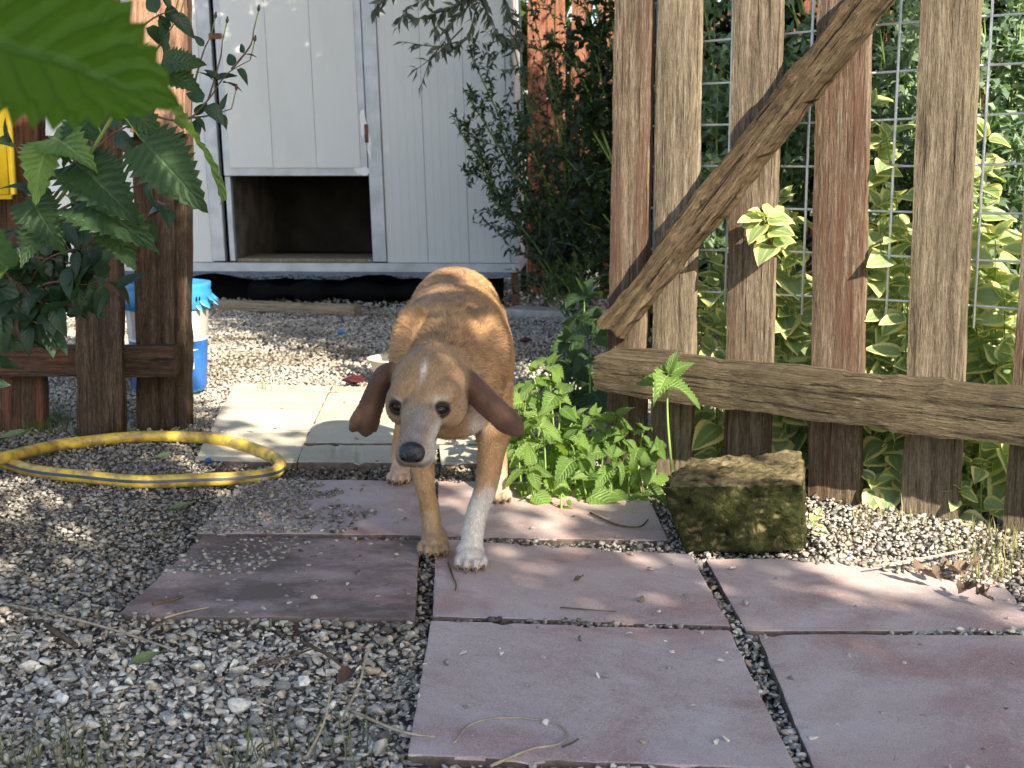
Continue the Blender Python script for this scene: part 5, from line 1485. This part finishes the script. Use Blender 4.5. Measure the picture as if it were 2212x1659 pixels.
# short fur lying along the body
NF = 120000
tri = np.array([(p.vertices[0], p.vertices[1], p.vertices[2]) for p in dm.polygons] + [(p.vertices[0], p.vertices[2], p.vertices[3]) for p in dm.polygons if len(p.vertices) == 4])
ar = np.linalg.norm(np.cross(co[tri[:, 1]] - co[tri[:, 0]], co[tri[:, 2]] - co[tri[:, 0]]), axis=1)
pick = RNG.choice(len(tri), NF, p=ar / ar.sum())
u_, v_ = RNG.uniform(size=(2, NF)); fl = u_ + v_ > 1; u_[fl] = 1 - u_[fl]; v_[fl] = 1 - v_[fl]
T = tri[pick]; w0_ = (1 - u_ - v_)[:, None]
pos = co[T[:, 0]] * w0_ + co[T[:, 1]] * u_[:, None] + co[T[:, 2]] * v_[:, None]
dm.vertices.foreach_get('normal', (tmpn := np.zeros(nv * 3, dtype=np.float32))); nrm = tmpn.reshape(-1, 3)
nn = nrm[T[:, 0]] * w0_ + nrm[T[:, 1]] * u_[:, None] + nrm[T[:, 2]] * v_[:, None]
nn /= np.linalg.norm(nn, axis=1)[:, None] + 1e-9
fc_ = cols[T[:, 0]] * w0_ + cols[T[:, 1]] * u_[:, None] + cols[T[:, 2]] * v_[:, None]
ish = (pos[:, 1] < 2.36) & (pos[:, 2] > 0.22)
leg = (pos[:, 2] < 0.22)
flow = np.tile(np.array([0.0, 1.0, -0.35]), (NF, 1))
flow[:, 0] += np.sign(pos[:, 0] + 0.127) * np.clip(np.abs(pos[:, 0] + 0.127) * 4, 0, 0.5)
flow[ish] = -np.array(hf); flow[leg] = np.array([0, 0.1, -1.0])
sw = np.array([mnoise.noise_vector(V3(p) * 14) for p in pos[::4]]); sw = np.repeat(sw, 4, 0)[:NF]
flow += 0.55 * sw + RNG.normal(size=(NF, 3)) * 0.16
flow -= nn * np.sum(flow * nn, 1)[:, None]
flow /= np.linalg.norm(flow, axis=1)[:, None] + 1e-9
ln = np.where(ish, 0.006, np.where(leg, 0.0075, 0.016)) * RNG.uniform(0.6, 1.25, NF)
ln = np.where(ish & (fc_[:, 0] < 0.16), ln * 0.55, ln)
keep = np.ones(NF, bool)
for e in EYES: keep &= np.linalg.norm(pos - np.array(e), axis=1) > 0.017
keep &= np.linalg.norm(pos - np.array(H(0, 0.19, -0.013)), axis=1) > 0.021
pos, nn, flow, ln, fc_ = pos[keep], nn[keep], flow[keep], ln[keep], fc_[keep]
n = len(pos)
tip = pos + flow * ln[:, None] + nn * (ln * RNG.uniform(0.10, 0.30, n))[:, None]
sd = np.cross(flow, nn) * 0.0008
Vf = np.stack([pos - sd - nn * 0.0004, pos + sd - nn * 0.0004, tip], 1).reshape(-1, 3)
Ff = np.arange(n * 3).reshape(-1, 3)
clump = np.array([mnoise.noise(V3((p[0] * 95, p[1] * 34, p[2] * 60))) + 0.7 * mnoise.noise(V3((p[0] * 40, p[1] * 16, p[2] * 26))) for p in pos[::2]]); clump = np.repeat(clump, 2)[:n]
br = RNG.uniform(0.70, 1.25, (n, 1)) * (1 + 0.55 * clump[:, None])
pert = np.array([mnoise.noise_vector(V3((p[0] * 80, p[1] * 36, p[2] * 50))) for p in pos[::2]]); pert = np.repeat(pert, 2, 0)[:n]
nn = nn + 0.5 * pert; nn /= np.linalg.norm(nn, axis=1)[:, None]
Cf = np.repeat(fc_ * br, 3, 0)
fm = mesh_np('fur', Vf, Ff, MAT['fur'], True, np.clip(Cf, 0.005, 0.9))
if len(fm.vertices) == n * 3:
    fm.normals_split_custom_set_from_vertices([tuple(v) for v in np.repeat(nn, 3, 0).tolist()])
fo = obj('fur', fm, dog); fo['kind'] = 'stuff'

# ------------------------------------------------------------------ trees that shade the yard (mostly above and behind the camera)
def unshade(a, b, t):  # sets unseen crown leaves on the sun ray of a spot to shade
    return Vector((a, b, 0)) + S * t
def tree(name, label, trunk_base, clusters, L, Wd, dark, light, per, rad, trunk_r, forks=3, vis=None):
    root = thing(name, trunk_base, label, 'tree')
    cl = [Vector(c) for c in clusters]
    cen = sum(cl, Vector()) / len(cl)
    tb = Vector(trunk_base)
    top = tb.lerp(cen, 0.55); top.z = max(1.2, cen.z * 0.62)
    parts = [tube_data(catmull([tb, tb.lerp(top, 0.5) + Vector((0.08, -0.06, 0)), top], 6), [trunk_r * (1 - 0.35 * i / 12) for i in range(13)], 10)]
    for i, c in enumerate(cl):
        if i % 2 == 0:
            md = top.lerp(c, 0.5) + Vector((random.uniform(-0.1, 0.1), random.uniform(-0.1, 0.1), 0.15))
            pp = catmull([top - Vector((0, 0, 0.1)), md, c], 4)
            parts.append(tube_data(pp, [trunk_r * 0.32 * (1 - 0.85 * k / len(pp)) for k in range(len(pp))], 5))
    V, F = merge(parts)
    obj('trunk', mesh_np('trunk', V, F, MAT['bark']), root)
    pos = np.concatenate([np.array(c)[None] + np.clip(RNG.normal(size=(per, 3)), -1.7, 1.7) * rad * np.array([0.55, 0.55, 0.45]) for c in cl])
    n = len(pos)
    col = np.array(dark)[None] + (np.array(light) - np.array(dark))[None] * RNG.uniform(0, 1, (n, 1))
    V, F, C = leaf_cloud(pos, RNG.normal(size=(n, 3)) + np.array([0, 0, -0.2]), RNG.normal(size=(n, 3)) * 0.6 + np.array([0, 0, 1]), L * RNG.uniform(0.7, 1.2, n), Wd * RNG.uniform(0.8, 1.2, n), col)
    cr = obj('crown', mesh_np('crown', V, F, MAT['foliage'], True, C), root); cr['kind'] = 'stuff'
    return root
rs = random.Random(12)
SHADE_A = []
for a in np.arange(-1.5, 1.45, 0.16):
    for b in np.arange(0.9, 4.1, 0.16):
        if a > 0.45: lim = 2.14 - 0.30 * (a - 0.45)
        elif a > -0.1: lim = 2.50
        elif a > -0.75: lim = 2.95 + 0.0 * a
        elif a > -1.05: lim = 3.05
        else: lim = 3.75
        if b < lim:
            # gaps in the dappled left part
            if a < -0.55 and b > 2.2 and rs.random() < 0.36: continue
            if a < -0.35 and 2.0 < b <= 2.6 and rs.random() < 0.10: continue
            SHADE_A.append(unshade(a + rs.uniform(-0.04, 0.04), b + rs.uniform(-0.04, 0.04), 5.0 + rs.uniform(-0.5, 0.9)))
for a, b in ((-0.42, 3.10), (-0.52, 3.28), (-0.36, 3.22), (-1.3, 3.9), (-1.45, 4.0), (0.25, 2.75), (-0.52, 3.42), (-0.66, 3.30), (0.5, 1.7), (0.55, 1.62)):
    SHADE_A.append(unshade(a, b, 5.0))
for x_ in np.arange(-1.62, -0.92, 0.13):
    for z_ in np.arange(0.05, 0.78, 0.10):
        if rs.random() < 0.82: SHADE_A.append(unshade(x_ - 0.83 * z_, 3.68 + 1.44 * z_, 5.0 + rs.uniform(-0.2, 0.2)))
GAPS = [(-1.07, 2.9, 0.10), (-0.82, 2.73, 0.06), (-0.62, 2.60, 0.03), (-0.72, 2.2, 0.0), (-0.85, 3.36, 0.12), (-1.25, 2.75, 0.06), (-0.30, 2.20, -0.02), (-0.95, 3.1, 0.02), (0.10, 2.55, 0.02), (0.72, 2.25, -0.02)]
def gp_(p): return p - S * (p.z / S.z)
SHADE_A = [p for p in SHADE_A if not any((gp_(p).x - a) ** 2 + (gp_(p).y - b) ** 2 < (r + 0.10) ** 2 for a, b, r in GAPS)]
SHADE_A = [p for p in SHADE_A if not (abs((p - S * (p.z / S.z)).x + 0.98) < 0.18 and abs((p - S * (p.z / S.z)).y - 1.95) < 0.2)]
tree('shade_tree', 'unseen leafy tree behind the viewer, crown shaped to shade the slabs', (3.1, -3.2, -0.05), SHADE_A, 0.11, 0.032, (0.03, 0.06, 0.015), (0.08, 0.13, 0.03), 44, 0.20, 0.11)
SHADE_B = []
for a in np.arange(-3.7, 1.6, 0.3):
    for b in np.arange(5.2, 10.2, 0.3):
        lim = 5.25 + 0.25 * (a + 0.5) * (1 if a < -0.5 else 0.3)
        lim = min(7.7, 5.05 - 1.57 * (a + 0.49)) if a < -0.49 else (5.15 if a < 0.15 else 6.5)
        if b > lim + 0.15:
            if a > -0.6 and b > 9.2: continue
            if b > 9.0 and a < -2.7 and rs.random() < 0.5: continue
            if a > 0.3 and b > 7.4 and rs.random() < 0.6: continue
            SHADE_B.append(unshade(a + rs.uniform(-0.07, 0.07), b + rs.uniform(-0.07, 0.07), 5.6 + rs.uniform(-0.5, 1.0)))
olive = tree('olive_tree', 'grey-green olive tree whose twigs hang in front of the kennel', (2.6, 5.4, -0.05), SHADE_B, 0.12, 0.021, (0.035, 0.05, 0.035), (0.10, 0.13, 0.095), 270, 0.38, 0.13)
# olive twigs hanging into view
sp, ld, st = [], [], []
def sprig(pts, n, leaves=True):
    pp = catmull(pts, 6)
    st.append(tube_data(pp, [0.004 * (1 - 0.75 * i / len(pp)) for i in range(len(pp))], 5))
    if leaves:
        for k in range(n):
            f = 0.25 + 0.75 * random.random(); i = min(int(f * (len(pp) - 1)), len(pp) - 2)
            tan = (pp[i + 1] - pp[i]).normalized()
            sp.append(pp[i].lerp(pp[i + 1], random.random())); ld.append(tan * 0.7 + Vector(RNG.normal(size=3)) * 0.6 + Vector((0, 0, -0.5)))
Yo = 5.6
top = Vector((0.35, 5.3, 2.6))
hang = [[top, PY(1060, -120, Yo), PY(1020, 0, Yo), PY(970, 60, Yo), PY(960, 105, Yo)], [top, PY(1080, -100, Yo), PY(1030, 20, Yo), PY(1010, 80, Yo), PY(985, 100, Yo)],
        [top, PY(1000, -100, Yo), PY(940, -20, Yo), PY(880, 20, Yo), PY(860, 60, Yo)], [top, PY(980, -100, Yo), PY(900, -40, Yo), PY(830, 0, Yo), PY(805, 25, Yo)],
        [top, PY(1060, -90, Yo), PY(1050, 10, Yo), PY(1065, 60, Yo), PY(1085, 80, Yo)], [top, PY(1030, -90, Yo), PY(1000, 0, Yo), PY(940, 30, Yo), PY(905, 40, Yo)],
        [top, PY(1020, -90, Yo), PY(1010, 0, Yo), PY(960, 20, Yo), PY(940, 70, Yo)], [top, PY(1100, -90, Yo), PY(1090, 0, Yo), PY(1110, 50, Yo), PY(1130, 90, Yo)]]
for h in hang: sprig(h, 46)
for h in ([PY(1000, 60, Yo), PY(950, 110, Yo), PY(900, 150, Yo)], [PY(960, 90, Yo), PY(930, 130, Yo), PY(910, 185, Yo)], [PY(990, 90, Yo), PY(940, 100, Yo), PY(870, 90, Yo)], [PY(1090, 60, Yo), PY(1115, 90, Yo), PY(1100, 120, Yo)]):
    sprig(h, 10)
V, F = merge(st)
obj('hanging_twigs', mesh_np('hanging_twigs', V, F, MAT['bark']), olive)
n = len(sp)
col = np.array((0.05, 0.062, 0.055))[None] + np.array((0.07, 0.08, 0.07))[None] * RNG.uniform(0, 1, (n, 1))
V, F, C = leaf_cloud(np.array([tuple(p) for p in sp]), np.array([tuple(p) for p in ld]), RNG.normal(size=(n, 3)) * 0.6 + np.array([0, -0.6, 0.6]), 0.062 * RNG.uniform(0.7, 1.2, n), 0.0085 * RNG.uniform(0.8, 1.2, n), col)
cr = obj('hanging_leaves', mesh_np('hanging_leaves', V, F, MAT['foliage'], True, C), olive); cr['kind'] = 'stuff'

# ------------------------------------------------------------------ grass, twigs, fallen leaves, scraps
def grass(name, label, pts, h, n, col0, col1):
    V, F, C = [], [], []
    for (u, v) in pts:
        p = P(u, v)
        for k in range(n):
            q = p + Vector((random.gauss(0, 0.018), random.gauss(0, 0.018), -0.02))
            a = random.uniform(0, 6.28); ln = h * random.uniform(0.5, 1.3); w = 0.0011 * random.uniform(0.7, 1.4)
            lean = Vector((math.cos(a), math.sin(a), 0)) * ln * random.uniform(0.15, 0.7)
            t = Vector((-math.sin(a), math.cos(a), 0)) * w
            b = len(V)
            m_ = q + lean * 0.35 + Vector((0, 0, ln * 0.6)); e = q + lean + Vector((0, 0, ln * 0.9))
            V += [q - t, q + t, m_ + t * 0.8, m_ - t * 0.8, e]
            F += [(b, b + 1, b + 2, b + 3), (b + 3, b + 2, b + 4)]
            c = np.array(col0) + (np.array(col1) - np.array(col0)) * random.random()
            C += [c] * 5
    return tag(obj(name, mesh_np(name, V, F, MAT['foliage'], True, np.array(C))), label, 'grass', kind='stuff')
gp = [(random.uniform(-10, 230), random.uniform(1570, 1668)) for _ in range(20)] + [(random.uniform(380, 600), random.uniform(1580, 1660)) for _ in range(7)] + [(random.uniform(700, 870), random.uniform(1500, 1620)) for _ in range(5)]
grass('grass', 'thin grass blades growing through the near gravel', gp, 0.06, 5, (0.06, 0.08, 0.04), (0.24, 0.22, 0.13))
grass('dry_grass', 'dry grass stalks on the gravel by the gate foot', [(random.uniform(2050, 2230), random.uniform(1150, 1260)) for _ in range(22)] + [(random.uniform(1780, 2050), random.uniform(1120, 1180)) for _ in range(10)], 0.07, 8, (0.28, 0.22, 0.12), (0.12, 0.15, 0.05))
grass('weeds', 'small green weeds at the foot of the left fence', [(random.uniform(10, 165), random.uniform(890, 935)) for _ in range(22)] + [(575, 842), (420, 935)], 0.06, 14, (0.05, 0.09, 0.02), (0.12, 0.18, 0.05))
grass('joint_weeds', 'sparse dry weeds in the slab joints', [(random.uniform(540, 620), 1345) for _ in range(3)] + [(2140, 1655), (1890, 1660), (1820, 1655)], 0.03, 6, (0.05, 0.1, 0.03), (0.2, 0.2, 0.1))
def twig(pts, r, mat, label, name='twig', z=0.003, group=None):
    pp = catmull([P(u, v, z + zz) for u, v, zz in [(q[0], q[1], q[2] if len(q) > 2 else 0) for q in pts]], 6)
    return tag(tube(name, pp, [r * (1 - 0.5 * i / len(pp)) for i in range(len(pp))], MAT[mat], None, 6), label, 'twig', group)
twig([(1060, 1655), (1140, 1620), (1205, 1607), (1226, 1585), (1190, 1560), (1100, 1550), (1020, 1563), (980, 1606)], 0.0022, 'straw', 'pale curled dry tendril lying on the front slab')
twig([(1215, 1614), (1235, 1606), (1250, 1596)], 0.0022, 'twig', 'short dark twig beside the curled tendril')
twig([(760, 1535, 0.01), (860, 1578, 0.012), (940, 1592, 0.004)], 0.0026, 'straw', 'straight straw stalk lying across the slab edge')
twig([(1210, 1312), (1260, 1316), (1330, 1321)], 0.0016, 'twig', 'thin dark twig lying on the middle slab')
twig([(968, 1215), (978, 1245), (985, 1262), (984, 1275)], 0.0022, 'twig', 'bent brown twig beside the white front paw')
twig([(1275, 1108), (1330, 1133), (1380, 1138), (1400, 1122)], 0.0028, 'twig', 'dark curved twig on the slab beside the nettles', z=0.004)
twig([(10, 1305, 0.0), (150, 1335, 0.004), (250, 1362, 0.004), (365, 1400, 0)], 0.0032, 'straw', 'long pale stick lying on the near gravel', z=0.006)
twig([(85, 1345), (130, 1372), (165, 1395)], 0.007, 'bark', 'thick grey stick lying on the near gravel', z=0.005)
twig([(540, 1440, 0.01), (600, 1425, 0.012), (680, 1400, 0.006)], 0.0026, 'twig', 'dark twig lying on the gravel below the dirty slab', z=0.006)
twig([(650, 1385), (700, 1410), (740, 1440)], 0.003, 'twig', 'short dark stick on the gravel near the slab joint', z=0.006)
twig([(330, 1305), (370, 1296), (395, 1288)], 0.004, 'twig', 'brown bark stick on the dirty slab corner', z=0.006)
twig([(355, 1335), (400, 1322), (450, 1312)], 0.002, 'straw', 'thin pale straw on the dirty slab corner', z=0.006)
twig([(735, 1560, 0.0), (775, 1480, 0.06), (790, 1420, 0.08), (800, 1400, 0.085)], 0.002, 'straw', 'upright dry stalk growing in the gravel beside the front slab')
twig([(660, 1640, 0.0), (700, 1560, 0.05), (715, 1480, 0.08)], 0.002, 'straw', 'leaning dry stalk growing in the near gravel')
twig([(2090, 1188, 0.02), (1980, 1208, 0.015), (1890, 1222, 0.01)], 0.003, 'straw', 'dry yellow stalk lying on gravel in front of the gate', z=0.012)
twig([(1885, 1035, 0.02), (1850, 985, 0.03), (1865, 955, 0.05), (1900, 960, 0.045)], 0.003, 'straw', 'curled dry stem in front of the gate picket beside the stone')
for u, v in ((1530, 955), (1540, 945), (1550, 960), (1520, 965)):
    p = P(u, 985)
    q = PY(u + random.uniform(-20, 20), v - 10, p.y)
    tag(tube('dry_weed', catmull([p, p.lerp(q, 0.6) + Vector((0.01, 0, 0)), q, q + Vector((0.012, 0, -0.015))], 4), 0.0016, MAT['straw'], None, 5), 'thin curled dry stem standing behind the stone block', 'twig', 'dry stems behind the stone')
def litter(u, v, s, meshes, label, cat, group=None, z=0.004, yaw=None):
    p = P(u, v); a = random.uniform(0, 6.28) if yaw is None else yaw
    m_ = leaf_frame((p.x, p.y, z), (math.cos(a), math.sin(a), 0.05), (random.uniform(-0.25, 0.25), random.uniform(-0.3, 0.1), 1), s)
    tag(obj(meshes[0].name.split('.')[0], random.choice(meshes), None, m_), label, cat, group)
for u, v in ((2040, 1275), (2075, 1290), (2050, 1255), (2090, 1265), (2010, 1262), (2120, 1300), (2065, 1300), (2150, 1320)):
    litter(u, v, random.uniform(0.035, 0.06), DRY, 'crumpled brown dry leaf on gravel at the right slab edge', 'leaf', 'dry leaves by the right slab', 0.018)
litter(350, 1118, 0.075, FAL, 'flat green fallen leaf on gravel below the hose', 'leaf', None, 0.014, 0.2)
litter(318, 1005, 0.07, FAL, 'flat green fallen leaf inside the hose loop', 'leaf', None, 0.012, 0.4)
litter(-15, 975, 0.11, FAL, 'pale green fallen leaf beside the hose crossing', 'leaf', None, 0.03, 0.3)
litter(270, 1455, 0.06, FAL, 'dull green fallen leaf on the near gravel', 'leaf', None, 0.012, 0.5)
litter(1236, 1258, 0.022, DRY, 'tiny brown leaf lying on the middle red slab', 'leaf', None, 0.003, 0.2)
litter(725, 1490, 0.05, DRY, 'curled dark brown leaf on the gravel beside the front slab', 'leaf', None, 0.012)
def scrap(u, v, s, mat, label):
    p = P(u, v); n_ = 7
    V_ = [(p.x + s * random.uniform(0.6, 1.1) * math.cos(k * 6.283 / n_), p.y + s * random.uniform(0.6, 1.1) * math.sin(k * 6.283 / n_), 0.012 + random.uniform(0, 0.35 * s)) for k in range(n_)]
    V_ += [(x, y, z - 0.004) for x, y, z in V_] + [(p.x, p.y, 0.012 + 0.55 * s), (p.x, p.y, 0.002)]
    F_ = [(k, (k + 1) % n_, 14) for k in range(n_)] + [((k + 1) % n_ + 7, k + 7, 15) for k in range(n_)] + [(k, k + 7, (k + 1) % n_ + 7, (k + 1) % n_) for k in range(n_)]
    tag(obj('plastic_scrap', mesh_np('plastic_scrap', V_, F_, MAT[mat], False)), label, 'scrap')
scrap(736, 724, 0.025, 'blue', 'light blue plastic scrap on the rear gravel')
scrap(1135, 742, 0.032, 'red_scrap', 'dark red plastic scrap on the gravel behind the dog')
scrap(450, 1003, 0.010, 'blue_label', 'tiny blue plastic scrap inside the hose loop')
scrap(765, 832, 0.05, 'red_scrap', 'dark red cloth scrap beside the cream bowl')
